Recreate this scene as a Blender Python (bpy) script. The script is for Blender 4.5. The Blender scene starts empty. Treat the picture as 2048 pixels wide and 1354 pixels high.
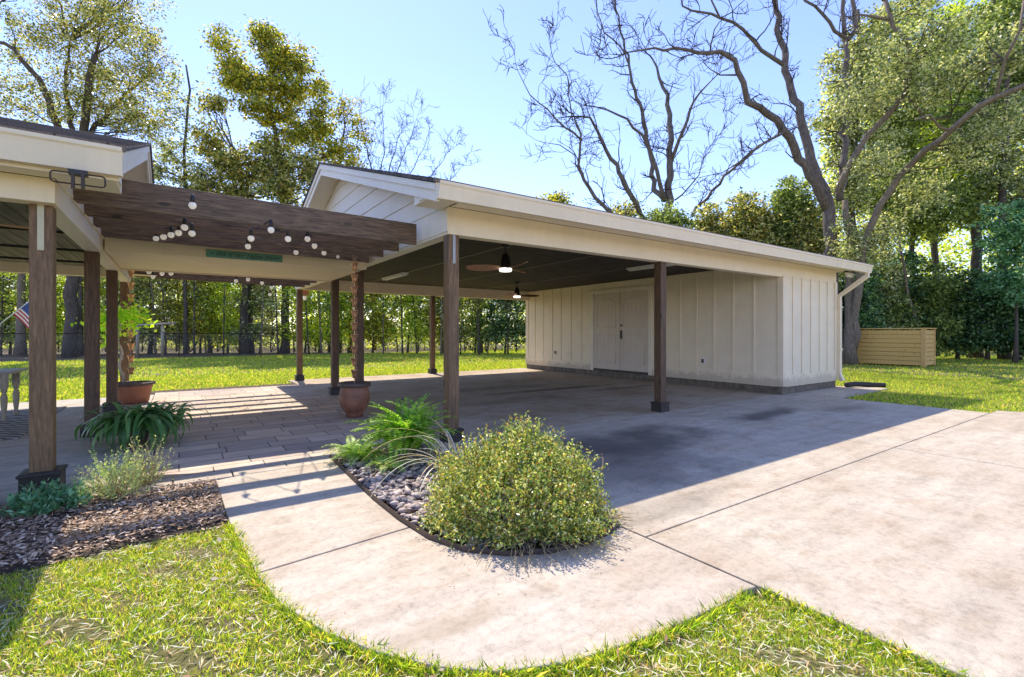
import bpy, bmesh, math, random
import numpy as np
from mathutils import Vector, Matrix
R = math.radians
sc = bpy.context.scene
COL = sc.collection
rng = np.random.default_rng(7)
random.seed(7)

# ------------------------------------------------------------------ camera, sky, sun, exposure
YAW = R(34.56); F = 966.6; HZ = 665.0; EYE = 1.3; PCX = 1024.0
cd = bpy.data.cameras.new("camera"); cam = bpy.data.objects.new("camera", cd); COL.objects.link(cam)
cam.location = (0, 0, EYE); cam.rotation_euler = (R(90), 0, -YAW)
cd.sensor_width = 36; cd.lens = F / 2048 * 36; cd.shift_y = -12 / 2048; cd.clip_end = 2000; cd.clip_start = 0.05
sc.camera = cam
SUN = Vector((0.09, 0.69, 1.0)).normalized()      # towards the sun
el = math.asin(SUN.z); az = math.atan2(SUN.x, SUN.y)
w = bpy.data.worlds.new("World"); sc.world = w; w.use_nodes = True
nt = w.node_tree; bg = nt.nodes["Background"]
sky = nt.nodes.new("ShaderNodeTexSky"); sky.sky_type = 'NISHITA'; sky.sun_disc = False
sky.sun_elevation = el; sky.sun_rotation = az; sky.air_density = 1.0; sky.dust_density = 0.1; sky.ozone_density = 3.2
tint = nt.nodes.new('ShaderNodeMix'); tint.data_type = 'RGBA'; tint.blend_type = 'MULTIPLY'; tint.inputs[0].default_value = 1; tint.inputs[7].default_value = (1.0, .89, 1.06, 1)
nt.links.new(sky.outputs[0], tint.inputs[6]); nt.links.new(tint.outputs[2], bg.inputs[0]); bg.inputs[1].default_value = 0.148
sl = bpy.data.lights.new("sun", 'SUN'); sl.energy = 2.8; sl.angle = R(0.53); sl.color = (1, 0.905, 0.75)
so = bpy.data.objects.new("sun", sl); COL.objects.link(so); so.location = (0, 20, 30)
so.rotation_euler = (-SUN).to_track_quat('-Z', 'Y').to_euler()
sc.view_settings.view_transform = 'Standard'; sc.view_settings.look = 'None'
sc.view_settings.exposure = 1.14; sc.view_settings.gamma = 1
sc.cycles.max_bounces = 10; sc.cycles.diffuse_bounces = 6; sc.cycles.transmission_bounces = 6; sc.cycles.transparent_max_bounces = 8

# ------------------------------------------------------------------ measuring helpers (photo pixel -> place)
S_, C_ = math.sin(YAW), math.cos(YAW)
def PT(px, py, d):
    r = (px - PCX) / F * d
    return Vector((r * C_ + d * S_, -r * S_ + d * C_, EYE - (py - HZ) / F * d))
def G(px, py, z=0.0):
    d = F * (EYE - z) / (py - HZ)
    p = PT(px, py, d); return (p.x, p.y)
def onX(px, py, X):
    t = (px - PCX) / F; k = X / (t * C_ + S_)
    return (k * (-t * S_ + C_), EYE - (py - HZ) / F * k)

# ------------------------------------------------------------------ object helpers
def tag(o, label=None, cat=None, group=None, kind=None):
    if label: o['label'] = label
    if cat: o['category'] = cat
    if group: o['group'] = group
    if kind: o['kind'] = kind
    return o
def thing(name, label, cat, loc=(0, 0, 0), group=None):
    o = bpy.data.objects.new(name, None); COL.objects.link(o); o.location = loc; o.empty_display_size = .1
    return tag(o, label, cat, group)
class MB:
    def __init__(s): s.v = []; s.f = []; s.mi = []; s.cur = 0
    def add(s, vs, fs):
        n = len(s.v); s.v += [tuple(v) for v in vs]; s.f += [[i + n for i in f] for f in fs]; s.mi += [s.cur] * len(fs); return s
    def box(s, x0, x1, y0, y1, z0, z1, M=None):
        if x0 > x1: x0, x1 = x1, x0
        if y0 > y1: y0, y1 = y1, y0
        vs = [Vector(p) for p in [(x0, y0, z0), (x1, y0, z0), (x1, y1, z0), (x0, y1, z0), (x0, y0, z1), (x1, y0, z1), (x1, y1, z1), (x0, y1, z1)]]
        if M is not None: vs = [M @ v for v in vs]
        return s.add(vs, [(0, 3, 2, 1), (4, 5, 6, 7), (0, 1, 5, 4), (1, 2, 6, 5), (2, 3, 7, 6), (3, 0, 4, 7)])
    def prism(s, poly, axis, a0, a1):
        def P(p, a): return {'x': (a, p[0], p[1]), 'y': (p[0], a, p[1]), 'z': (p[0], p[1], a)}[axis]
        n = len(poly); vs = [P(p, a0) for p in poly] + [P(p, a1) for p in poly]
        area = sum(poly[i][0] * poly[(i + 1) % n][1] - poly[(i + 1) % n][0] * poly[i][1] for i in range(n))
        ccw = area > 0
        if axis == 'y': ccw = not ccw
        if a1 < a0: ccw = not ccw
        bot = list(range(n)); top = [i + n for i in range(n)]
        fs = [bot[::-1], top] + [(i, (i + 1) % n, (i + 1) % n + n, i + n) for i in range(n)]
        if not ccw: fs = [list(f)[::-1] for f in fs]
        return s.add(vs, fs)
    def tube(s, pts, rad, n=8, cap=True):
        pts = [Vector(p) for p in pts]; k = len(pts)
        if not hasattr(rad, '__len__'): rad = [rad] * k
        vs = []; up = None
        for i, p in enumerate(pts):
            t = (pts[min(i + 1, k - 1)] - pts[max(i - 1, 0)])
            t = t.normalized() if t.length > 1e-9 else Vector((0, 0, 1))
            if up is None:
                up = t.orthogonal().normalized()
            else:
                up = (up - t * up.dot(t)); up = up.normalized() if up.length > 1e-6 else t.orthogonal().normalized()
            b = t.cross(up)
            for j in range(n):
                a = 2 * math.pi * j / n; vs.append(p + (up * math.cos(a) + b * math.sin(a)) * rad[i])
        fs = [(i * n + j, i * n + (j + 1) % n, (i + 1) * n + (j + 1) % n, (i + 1) * n + j) for i in range(k - 1) for j in range(n)]
        if cap: fs += [list(range(n))[::-1], [(k - 1) * n + j for j in range(n)]]
        return s.add(vs, fs)
    def lathe(s, prof, c=(0, 0, 0), n=24):
        vs = []; k = len(prof)
        for r, z in prof:
            for j in range(n):
                a = 2 * math.pi * j / n; vs.append((c[0] + r * math.cos(a), c[1] + r * math.sin(a), c[2] + z))
        fs = [(i * n + j, i * n + (j + 1) % n, (i + 1) * n + (j + 1) % n, (i + 1) * n + j) for i in range(k - 1) for j in range(n)]
        return s.add(vs, fs)
    def build(s, name, mat, parent=None, smooth=False, bevel=0):
        me = bpy.data.meshes.new(name); me.from_pydata(s.v, [], s.f)
        for m in (mat if isinstance(mat, (list, tuple)) else [mat]): me.materials.append(m)
        if any(s.mi): me.polygons.foreach_set('material_index', s.mi)
        if smooth: me.polygons.foreach_set('use_smooth', [True] * len(me.polygons))
        me.update()
        o = bpy.data.objects.new(name, me); COL.objects.link(o)
        if parent is not None:
            o.parent = parent; o.matrix_parent_inverse = Matrix.Translation(-Vector(wloc(parent)))
        if bevel:
            b = o.modifiers.new("bevel", 'BEVEL'); b.width = bevel; b.segments = 2; b.limit_method = 'ANGLE'; b.angle_limit = R(40)
        return o
def build_each(s, name, mat, parent=None, bevel=0, nv=8, nf=6):
    for i in range(len(s.v) // nv):
        q = MB(); q.v = s.v[i * nv:(i + 1) * nv]; q.f = [[a - i * nv for a in f] for f in s.f[i * nf:(i + 1) * nf]]; q.mi = [0] * nf
        q.build(name, mat, parent, bevel=bevel)
def wloc(o):
    l = Vector(o.location)
    p = o.parent
    if p is not None: l = wloc(p) + l + o.matrix_parent_inverse.translation
    return l
def quads(name, V, mat, parent=None, nv=4, mids=None):
    """V: (N*nv,3) vertices of N separate polygons, fast build"""
    V = np.ascontiguousarray(V, dtype=np.float32).reshape(-1, 3); n = len(V) // nv
    me = bpy.data.meshes.new(name); me.vertices.add(len(V)); me.vertices.foreach_set('co', V.ravel())
    me.loops.add(n * nv); me.loops.foreach_set('vertex_index', np.arange(n * nv, dtype=np.int32))
    me.polygons.add(n); me.polygons.foreach_set('loop_start', np.arange(0, n * nv, nv, dtype=np.int32))
    me.polygons.foreach_set('loop_total', np.full(n, nv, dtype=np.int32))
    for m in (mat if isinstance(mat, (list, tuple)) else [mat]): me.materials.append(m)
    if mids is not None: me.polygons.foreach_set('material_index', np.asarray(mids, dtype=np.int32))
    me.update(calc_edges=True); me.validate()
    o = bpy.data.objects.new(name, me); COL.objects.link(o)
    if parent is not None:
        o.parent = parent; o.matrix_parent_inverse = Matrix.Translation(-wloc(parent))
    return o
def unit(a): return a / np.maximum(np.linalg.norm(a, axis=-1, keepdims=True), 1e-9)
def leaf_quads(P, size, asp=0.5, up=0.3, D=None, rg=rng):
    """kite-shaped leaves at points P; returns (N*4,3)"""
    n = len(P)
    if D is None:
        D = rg.normal(size=(n, 3)); D[:, 2] = D[:, 2] * .7 - .2
    D = unit(D)
    N = rg.normal(size=(n, 3)); N[:, 2] += up * 3
    Sd = unit(np.cross(D, N))
    s = (size * rg.uniform(.6, 1.3, n))[:, None] if not hasattr(size, '__len__') else size[:, None]
    a = P - D * s * .5; c = P + D * s * .5; m = P - D * s * .05
    return np.stack([a, m + Sd * s * asp * .5, c, m - Sd * s * asp * .5], 1).reshape(-1, 3)
def inpoly(P, poly):
    x, y = P[:, 0], P[:, 1]; r = np.zeros(len(P), bool); n = len(poly)
    for i in range(n):
        x1, y1 = poly[i]; x2, y2 = poly[(i + 1) % n]
        c = ((y1 > y) != (y2 > y)); 
        r ^= c & (x < (x2 - x1) * (y - y1) / (y2 - y1 + 1e-12) + x1)
    return r

# ------------------------------------------------------------------ materials
def newmat(name):
    m = bpy.data.materials.new(name); m.use_nodes = True; t = m.node_tree
    return m, t, t.nodes["Principled BSDF"]
def nd(t, kind, **kw):
    n = t.nodes.new(kind)
    for k, v in kw.items():
        if k.startswith('i_'):
            n.inputs[k[2:].replace('_', ' ')].default_value = v
        else: setattr(n, k, v)
    return n
def ramp(t, stops, fac=None, interp='LINEAR'):
    r = t.nodes.new("ShaderNodeValToRGB"); cr = r.color_ramp; cr.interpolation = interp
    while len(cr.elements) < len(stops): cr.elements.new(0.5)
    for e, (p, c) in zip(cr.elements, stops):
        e.position = p; e.color = (c[0], c[1], c[2], 1) if hasattr(c, '__len__') else (c, c, c, 1)
    if fac is not None: t.links.new(fac, r.inputs[0])
    return r
def coords(t, scale=(1, 1, 1), rot=(0, 0, 0)):
    tc = t.nodes.new("ShaderNodeTexCoord"); mp = t.nodes.new("ShaderNodeMapping")
    mp.inputs['Scale'].default_value = scale; mp.inputs['Rotation'].default_value = rot
    t.links.new(tc.outputs['Object'], mp.inputs[0]); return mp.outputs[0]
def noise(t, vec, scale, detail=5, rough=.6):
    n = t.nodes.new("ShaderNodeTexNoise"); n.inputs['Scale'].default_value = scale; n.inputs['Detail'].default_value = detail; n.inputs['Roughness'].default_value = rough
    t.links.new(vec, n.inputs['Vector']); return n.outputs['Fac']
def mix(t, a, b, fac, mode='MIX'):
    m = t.nodes.new("ShaderNodeMix"); m.data_type = 'RGBA'; m.blend_type = mode
    for i, v in ((6, a), (7, b), (0, fac)):
        if hasattr(v, 'links') or hasattr(v, 'is_linked'): t.links.new(v, m.inputs[i])
        elif hasattr(v, '__len__'): m.inputs[i].default_value = (*v, 1)
        else: m.inputs[i].default_value = v
    return m.outputs[2]
def bump(t, h, bsdf, dist=.01, strength=1.0):
    b = t.nodes.new("ShaderNodeBump"); b.inputs['Distance'].default_value = dist; b.inputs['Strength'].default_value = strength
    t.links.new(h, b.inputs['Height']); t.links.new(b.outputs[0], bsdf.inputs['Normal'])
def simple(name, c, rough=.6, metal=0, var=.12, nscale=6, b=0.0, spec=.5):
    m, t, p = newmat(name); v = coords(t)
    n = noise(t, v, nscale)
    r = ramp(t, [(.3, [x * (1 - var) for x in c]), (.7, [min(1, x * (1 + var)) for x in c])], n)
    t.links.new(r.outputs[0], p.inputs['Base Color']); p.inputs['Roughness'].default_value = rough; p.inputs['Metallic'].default_value = metal
    p.inputs['Specular IOR Level'].default_value = spec
    if b: bump(t, noise(t, v, nscale * 12), p, b)
    return m
def paintmat(name, c, dirt=0.0):
    m, t, p = newmat(name)
    n = noise(t, coords(t), 2.5, 4); k = noise(t, coords(t, (5, 5, .45)), 3, 6, .7)
    r = ramp(t, [(.3, [x * .95 for x in c]), (.7, [min(1, x * 1.04) for x in c])], n)
    col = mix(t, r.outputs[0], ramp(t, [(.30, (.84, .81, .76)), (.52, (1, 1, 1))], k).outputs[0], .25, 'MULTIPLY')
    if dirt:
        tc = t.nodes.new("ShaderNodeTexCoord"); sp = t.nodes.new("ShaderNodeSeparateXYZ"); t.links.new(tc.outputs['Object'], sp.inputs[0])
        ad = nd(t, "ShaderNodeMath", operation='MULTIPLY_ADD'); ad.inputs[1].default_value = -.5; t.links.new(noise(t, coords(t), 6, 6, .7), ad.inputs[0]); t.links.new(sp.outputs[2], ad.inputs[2])
        dr = ramp(t, [(.0, dirt), (.12, 0.0)], ad.outputs[0]); col = mix(t, col, (.30, .24, .17), dr.outputs[0])
    t.links.new(col, p.inputs['Base Color']); p.inputs['Roughness'].default_value = .5; p.inputs['Specular IOR Level'].default_value = .35
    bump(t, noise(t, coords(t, (40, 40, 6)), 3), p, .0008); return m
def wood(name, c1, c2, scale=(9, 9, .8), rough=.6, knots=True):
    m, t, p = newmat(name); v = coords(t, scale)
    w1 = noise(t, v, 6, 8, .65); w2 = noise(t, coords(t, tuple(s * 5 for s in scale)), 4, 4, .7)
    r1 = ramp(t, [(.32, c1), (.52, [(a + b) / 2 for a, b in zip(c1, c2)]), (.7, c2)], w1)
    r2 = ramp(t, [(.35, .62), (.6, 1.0)], w2)
    col = mix(t, r1.outputs[0], r2.outputs[0], .7, 'MULTIPLY')
    if knots:
        vo = t.nodes.new("ShaderNodeTexVoronoi"); vo.inputs['Scale'].default_value = 1.0
        t.links.new(coords(t, tuple(s * .5 if s > 2 else s * 2.2 for s in scale)), vo.inputs['Vector'])
        k = ramp(t, [(.06, .25), (.12, 1.0)], vo.outputs['Distance']); col = mix(t, col, k.outputs[0], .8, 'MULTIPLY')
    t.links.new(col, p.inputs['Base Color']); p.inputs['Roughness'].default_value = rough
    bump(t, w2, p, .004, .6)
    return m
def leafmat(name, cols, trans=.45, rough=.45, tcol=1.6):
    m, t, p = newmat(name)
    g = t.nodes.new("ShaderNodeNewGeometry")
    n = len(cols)
    if trans: cols = [tuple(min(.75, x * 1.7) for x in c) for c in cols]
    r = ramp(t, [(i / n, c) for i, c in enumerate(cols)], g.outputs['Random Per Island'], 'CONSTANT')
    t.links.new(r.outputs[0], p.inputs['Base Color']); p.inputs['Roughness'].default_value = rough; p.inputs['Specular IOR Level'].default_value = .35
    tr = t.nodes.new("ShaderNodeBsdfTranslucent")
    tc = mix(t, r.outputs[0], (1.25 * tcol, 1.2 * tcol, .55 * tcol), 1.0, 'MULTIPLY'); t.links.new(tc, tr.inputs[0])
    mx = t.nodes.new("ShaderNodeMixShader"); mx.inputs[0].default_value = trans
    t.links.new(p.outputs[0], mx.inputs[1]); t.links.new(tr.outputs[0], mx.inputs[2])
    t.links.new(mx.outputs[0], t.nodes["Material Output"].inputs[0])
    return m
def concrete(name, c, stain=(), stainc=(.10, .095, .10), warm=(.55, .42, .32), warmth=.5):
    m, t, p = newmat(name); v = coords(t)
    big = noise(t, v, .9, 6, .6); med = noise(t, v, 7, 8, .7); fine = noise(t, v, 160, 3, .8)
    streak = noise(t, coords(t, (.35, 2.6, 1)), 2.2, 5, .6)
    r = ramp(t, [(.3, [x * .78 for x in c]), (.5, c), (.72, [min(1, x * 1.12) for x in c])], med)
    wr = ramp(t, [(.42, 0.0), (.68, warmth)], big)
    col = mix(t, r.outputs[0], warm, wr.outputs[0])
    sr = ramp(t, [(.35, .80), (.6, 1.0)], streak); col = mix(t, col, sr.outputs[0], .8, 'MULTIPLY')
    fr = ramp(t, [(.3, .70), (.6, 1.06)], fine); col = mix(t, col, fr.outputs[0], .7, 'MULTIPLY')
    sp_ = noise(t, coords(t, (1, 1, 1)), 28, 6, .75); col = mix(t, col, ramp(t, [(.32, .66), (.5, 1.0), (.75, 1.07)], sp_).outputs[0], .55, 'MULTIPLY')
    blot = noise(t, coords(t, (1, 1.6, 1)), 2.7, 9, .72); col = mix(t, col, ramp(t, [(.36, (.74, .66, .58)), (.50, (1, 1, 1))], blot).outputs[0], .6, 'MULTIPLY')
    vc = t.nodes.new("ShaderNodeTexVoronoi"); vc.feature = 'DISTANCE_TO_EDGE'; vc.inputs['Scale'].default_value = .28
    wv0 = nd(t, "ShaderNodeTexNoise"); wv0.inputs['Scale'].default_value = 2.0; wv0.inputs['Detail'].default_value = 8; t.links.new(v, wv0.inputs['Vector'])
    va = nd(t, "ShaderNodeVectorMath", operation='MULTIPLY_ADD'); va.inputs[1].default_value = (.8, .8, 0); t.links.new(wv0.outputs['Color'], va.inputs[0]); t.links.new(v, va.inputs[2]); t.links.new(va.outputs[0], vc.inputs['Vector'])
    col = mix(t, col, ramp(t, [(.0, .45), (.0016, .6), (.003, 1.0)], vc.outputs['Distance']).outputs[0], .22, 'MULTIPLY')
    geo = t.nodes.new("ShaderNodeTexCoord")
    wob = nd(t, "ShaderNodeTexNoise"); wob.inputs['Scale'].default_value = 1.3; wob.inputs['Detail'].default_value = 6
    t.links.new(geo.outputs['Object'], wob.inputs['Vector'])
    for (x, y, rx, ry, a) in stain:
        mp = t.nodes.new("ShaderNodeMapping"); mp.vector_type = 'POINT'
        mp.inputs['Location'].default_value = (-x / rx, -y / ry, 0); mp.inputs['Scale'].default_value = (1 / rx, 1 / ry, 0)
        t.links.new(geo.outputs['Object'], mp.inputs[0])
        off = t.nodes.new("ShaderNodeVectorMath"); off.operation = 'MULTIPLY_ADD'
        off.inputs[1].default_value = (1.6, 1.6, 0); 
        t.links.new(wob.outputs['Color'], off.inputs[0]); t.links.new(mp.outputs[0], off.inputs[2])
        sub = t.nodes.new("ShaderNodeVectorMath"); sub.operation = 'SUBTRACT'; sub.inputs[1].default_value = (.8, .8, 0)
        t.links.new(off.outputs[0], sub.inputs[0])
        ln = t.nodes.new("ShaderNodeVectorMath"); ln.operation = 'LENGTH'; t.links.new(sub.outputs[0], ln.inputs[0])
        q = ramp(t, [(.25, a), (1.0, 0.0)], ln.outputs['Value']); q.color_ramp.interpolation = 'EASE'
        col = mix(t, col, stainc, q.outputs[0])
    t.links.new(col, p.inputs['Base Color']); p.inputs['Roughness'].default_value = .8
    ad = t.nodes.new("ShaderNodeMath"); ad.operation = 'MULTIPLY_ADD'; ad.inputs[1].default_value = .5
    t.links.new(fine, ad.inputs[0]); t.links.new(med, ad.inputs[2]); bump(t, ad.outputs[0], p, .003, .8)
    return m

M = {}
M['paint'] = paintmat('cream_paint', (.85, .73, .53), .45)
M['trim'] = paintmat('trim_paint', (.82, .75, .60))
M['gutter'] = paintmat('gutter_metal', (.84, .72, .52))
M['door'] = paintmat('door_paint', (.66, .565, .46))
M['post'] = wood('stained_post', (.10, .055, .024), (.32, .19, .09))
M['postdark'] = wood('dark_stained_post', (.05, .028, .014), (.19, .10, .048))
M['rafter'] = wood('stained_rafter', (.055, .034, .020), (.30, .19, .11), (.8, 9, 9))
M['black'] = simple('black_metal', (.018, .016, .015), .4, var=.2)
M['blackwood'] = simple('black_trim', (.028, .022, .018), .5, var=.25, nscale=10, b=.001)
M['bronze'] = simple('bronze_metal', (.05, .032, .022), .35, .5, var=.15)
M['steel'] = simple('galvanised', (.30, .29, .27), .4, .8, var=.1)
M['bladewood'] = wood('fan_blade_wood', (.42, .22, .12), (.66, .40, .25), (6, 6, 6), knots=False)
M['dirt'] = simple('dirt', (.10, .075, .05), .9, var=.4, nscale=20, b=.01)
M['curb'] = simple('stem_wall', (.16, .13, .095), .85, var=.45, nscale=9, b=.004)
M['pine'] = wood('new_pine', (.72, .40, .09), (.92, .62, .20), (.8, 9, 9), .6)
M['pineV'] = wood('new_pine_vertical', (.70, .40, .11), (.90, .58, .22), (9, 9, .8), .6)
M['terra'] = simple('terracotta', (.38, .15, .08), .6, var=.25, nscale=5, b=.002)
M['terrad'] = simple('dark_rim', (.10, .07, .055), .5, var=.3, nscale=8)
M['glaze'] = simple('brown_clay', (.24, .10, .055), .5, var=.45, nscale=7, b=.003)
M['copper'] = simple('copper', (.72, .40, .22), .35, .6, var=.2, nscale=10)
M['soil'] = simple('soil', (.05, .035, .025), .95, var=.4, nscale=30, b=.01)
M['rubber'] = simple('black_corrugated', (.02, .02, .022), .55, var=.2)
M['teal'] = simple('teal_board', (.13, .33, .26), .6, var=.15, nscale=20)
M['ink'] = simple('dark_lettering', (.03, .06, .06), .6)
M['oldwood'] = wood('weathered_wood', (.30, .25, .18), (.52, .45, .34), (6, 6, 1.2), knots=False)
M['white'] = simple('white_plastic', (.8, .8, .78), .4, var=.02)
M['shingle'], t, p = newmat('shingles')
br = nd(t, "ShaderNodeTexBrick"); t.links.new(coords(t), br.inputs['Vector']); br.inputs['Scale'].default_value = 1
br.inputs['Brick Width'].default_value = .3; br.inputs['Row Height'].default_value = .14; br.inputs['Mortar Size'].default_value = .006
br.inputs['Color1'].default_value = (.16, .13, .11, 1); br.inputs['Color2'].default_value = (.09, .075, .065, 1); br.inputs['Mortar'].default_value = (.03, .025, .02, 1)
cc = mix(t, br.outputs['Color'], ramp(t, [(.3, .6), (.7, 1.3)], noise(t, coords(t), 60)).outputs[0], .8, 'MULTIPLY')
t.links.new(cc, p.inputs['Base Color']); p.inputs['Roughness'].default_value = .9; bump(t, br.outputs['Fac'], p, -.006)
# ceiling boards: narrow grooves run along X or Y
def boards(name, c1, c2, axis, pitch=.09):
    m, t, p = newmat(name); sc_ = (1, 1, 1)
    wv = nd(t, "ShaderNodeTexWave", wave_type='BANDS', bands_direction=axis, wave_profile='SAW'); wv.inputs['Scale'].default_value = 2 * math.pi / (20 * pitch) ; wv.inputs['Distortion'].default_value = 0
    t.links.new(coords(t), wv.inputs['Vector'])
    g = ramp(t, [(.0, .12), (.10, 1.0), (.92, 1.0), (1.0, .12)], wv.outputs['Fac'])
    s = (.6, 12, 1) if axis == 'Y' else (12, .6, 1)
    n = ramp(t, [(.38, c1), (.62, c2)], noise(t, coords(t, s), 2.2, 4, .7))
    t.links.new(mix(t, n.outputs[0], g.outputs[0], 1.0, 'MULTIPLY'), p.inputs['Base Color']); p.inputs['Roughness'].default_value = .75; p.inputs['Specular IOR Level'].default_value = .25
    bump(t, g.outputs[0], p, .004); return m
M['ceiling'] = boards('dark_ceiling_boards', (.016, .014, .013), (.095, .080, .066), 'Y')
M['ceiling2'] = boards('grey_ceiling_boards', (.13, .12, .10), (.24, .225, .19), 'X', .16)
M['pave'], t, p = newmat('pavers')
br = nd(t, "ShaderNodeTexBrick"); br.offset = .37; br.offset_frequency = 2; br.squash = .72; br.squash_frequency = 3
t.links.new(coords(t), br.inputs['Vector']); br.inputs['Scale'].default_value = 1
br.inputs['Brick Width'].default_value = .60; br.inputs['Row Height'].default_value = .29; br.inputs['Mortar Size'].default_value = .005; br.inputs['Bias'].default_value = 0
br.inputs['Color1'].default_value = (.72, .58, .45, 1); br.inputs['Color2'].default_value = (.42, .35, .30, 1); br.inputs['Mortar'].default_value = (.06, .045, .035, 1)
cc = mix(t, br.outputs['Color'], ramp(t, [(.3, .72), (.7, 1.2)], noise(t, coords(t, (.6, 3, 1)), 4, 7, .7)).outputs[0], .75, 'MULTIPLY')
cc = mix(t, cc, ramp(t, [(.3, (.85, .72, .62)), (.65, (1, 1, 1))], noise(t, coords(t), 1.6, 4)).outputs[0], .7, 'MULTIPLY')
t.links.new(cc, p.inputs['Base Color']); p.inputs['Roughness'].default_value = .75; bump(t, br.outputs['Fac'], p, -.006)
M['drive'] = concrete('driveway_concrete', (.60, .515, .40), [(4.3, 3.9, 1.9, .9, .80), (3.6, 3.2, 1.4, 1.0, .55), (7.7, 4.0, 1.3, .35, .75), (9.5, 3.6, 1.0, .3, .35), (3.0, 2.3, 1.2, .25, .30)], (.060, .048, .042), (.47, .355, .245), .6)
M['walk'] = concrete('walkway_concrete', (.60, .515, .41), [(1.0, 1.95, .5, .12, .35)], (.30, .21, .12), (.48, .36, .25), .55)
M['slab'] = concrete('carport_concrete', (.58, .47, .345), [(7.2, 8.6, 2.4, .22, .8), (8.6, 7.9, 1.6, .3, .6), (6.5, 9.5, 2.2, .5, .4), (5.2, 7.6, 1.5, .5, .35)], (.11, .07, .03), (.40, .28, .16), .85)
M['porch'] = concrete('porch_concrete', (.58, .53, .45), [], (.1, .1, .1), (.32, .28, .22), .4)
M['bark'] = wood('tree_bark', (.055, .04, .030), (.19, .15, .115), (3, 3, .7), .9, False)
M['barkgrey'] = wood('grey_bark', (.08, .062, .052), (.30, .25, .21), (3, 3, .8), .9, False)
M['twig'] = simple('twig_bark', (.07, .05, .038), .9, var=.3, nscale=8)
M['lightbark'] = wood('light_bark', (.13, .10, .07), (.36, .29, .21), (4, 4, .8), .9, False)

# ------------------------------------------------------------------ setting: ground, slabs
m, t, p = newmat('lawn_soil'); v = coords(t)
n1 = noise(t, v, 1.1, 6, .65); n2 = noise(t, v, 30, 6, .75)
a = ramp(t, [(.3, (.16, .17, .04)), (.5, (.24, .22, .07)), (.7, (.34, .26, .13))], n1)
cc = mix(t, a.outputs[0], ramp(t, [(.3, .35), (.7, 1.35)], n2).outputs[0], .9, 'MULTIPLY')
t.links.new(cc, p.inputs['Base Color']); p.inputs['Roughness'].default_value = .95; bump(t, n2, p, .03)
M['lawn'] = m
g = MB(); N_ = 60
def gz(x, y):
    d = math.hypot(x, y)
    return -.035
g.box(-300, 300, -200, 400, -.6, -.035)
tag(g.build('ground', M['lawn']), kind='structure')
walkL = [G(*q) for q in [(430, 955), (445, 1000), (460, 1045), (490, 1100), (512, 1150), (560, 1205), (650, 1262), (760, 1305), (880, 1333), (1000, 1342), (1130, 1325), (1260, 1285), (1370, 1242), (1450, 1205), (1490, 1180)]]
bedE = [(1.30, 5.22), (1.27, 4.4), (1.25, 3.7), (1.26, 3.2), (1.30, 2.80), (1.40, 2.52), (1.58, 2.33), (1.80, 2.22), (2.05, 2.18), (2.30, 2.22), (2.44, 2.28)]
def inset(poly, d=.006):
    cx = sum(p[0] for p in poly) / len(poly); cy = sum(p[1] for p in poly) / len(poly)
    return [(p[0] + (d if p[0] < cx else -d), p[1] + (d if p[1] < cy else -d)) for p in poly]
TOP = 0.0
w1 = [(.28, 5.0)] + [q for q in walkL if q[1] > 2.95] + [(.345, 2.94), (1.275, 3.055)] + [q for q in bedE[::-1] if q[1] > 3.1][0:] 
w1[-1] = (1.30, 5.24); w1[0] = (.28, 4.98)
w2 = [(.345, 2.925)] + [q for q in walkL if q[1] < 2.9] + [(2.436, 1.33), (2.436, 2.26)] + [q for q in bedE[::-1] if q[1] < 3.0 and q[0] < 2.4] + [(1.277, 3.04)]
s = MB(); s.prism(w1, 'z', -.1, 0); s.prism(w2, 'z', -.1, 0)
tag(s.build('walkway', M['walk'], bevel=.006), kind='structure')
s = MB()
JX, JY = 6.65, 2.05
XE = 10.8
s.prism([(2.452, 2.056), (JX - .009, 2.056), (JX - .009, 5.095), (2.55, 5.095), (2.452, 4.9)], 'z', -.1, 0)
s.prism([(JX + .009, 2.056), (XE, 2.056), (XE, 4.25), (13.6, 4.3), (13.7, 5.095), (JX + .009, 5.095)], 'z', -.1, 0)
s.prism([(2.452, -6), (JX - .009, -6), (JX - .009, JY - .006), (2.452, JY - .006)], 'z', -.1, 0)
s.prism([(JX + .009, -6), (14, -6), (12.4, 0), (11.2, JY - .006), (JX + .009, JY - .006)], 'z', -.1, 0)
tag(s.build('driveway', M['drive'], bevel=.005), kind='structure')
s = MB()
s.box(2.46, JX - .009, 5.105, 9.6, -.1, .0); s.box(JX + .009, 13.2, 5.105, 9.6, -.1, .0)
s.box(2.46, JX - .009, 9.61, 14.3, -.1, .0); s.box(JX + .009, 13.2, 9.61, 14.3, -.1, .0)
tag(s.build('carport_floor', M['slab'], bevel=.004), kind='structure')
s = MB(); s.prism([(-.42, 5.6), (.2, 5.32), (1.3, 5.30), (2.45, 5.30), (2.45, 12.95), (-.42, 12.95)], 'z', -.1, -.004)
tag(s.build('paver_terrace', M['pave']), kind='structure')
s = MB()     # pale border stones along the front of the pavers
for i, (x0, x1) in enumerate([(-.95, -.5), (-.49, -.05), (-.04, .40), (.41, .86), (.87, 1.29)]):
    s.box(x0, x1, 5.03, 5.29, -.1, .003 + .002 * (i % 2))
tag(s.build('border_paving', M['walk'], bevel=.006), kind='structure')
s = MB(); s.box(-12, -.43, 5.30, 8.9, -.1, .0); s.box(-12, -.43, 8.91, 12.6, -.1, .0)
tag(s.build('porch_floor', M['porch'], bevel=.004), kind='structure')
mulch_poly = [(.285, 5.0), (.27, 3.82), (-.02, 3.86), (-.28, 3.84), (-.5, 3.78), (-.81, 3.77), (-1.6, 3.7), (-3.5, 3.7), (-3.5, 5.27), (-.96, 5.27), (-.96, 5.0)]
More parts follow.
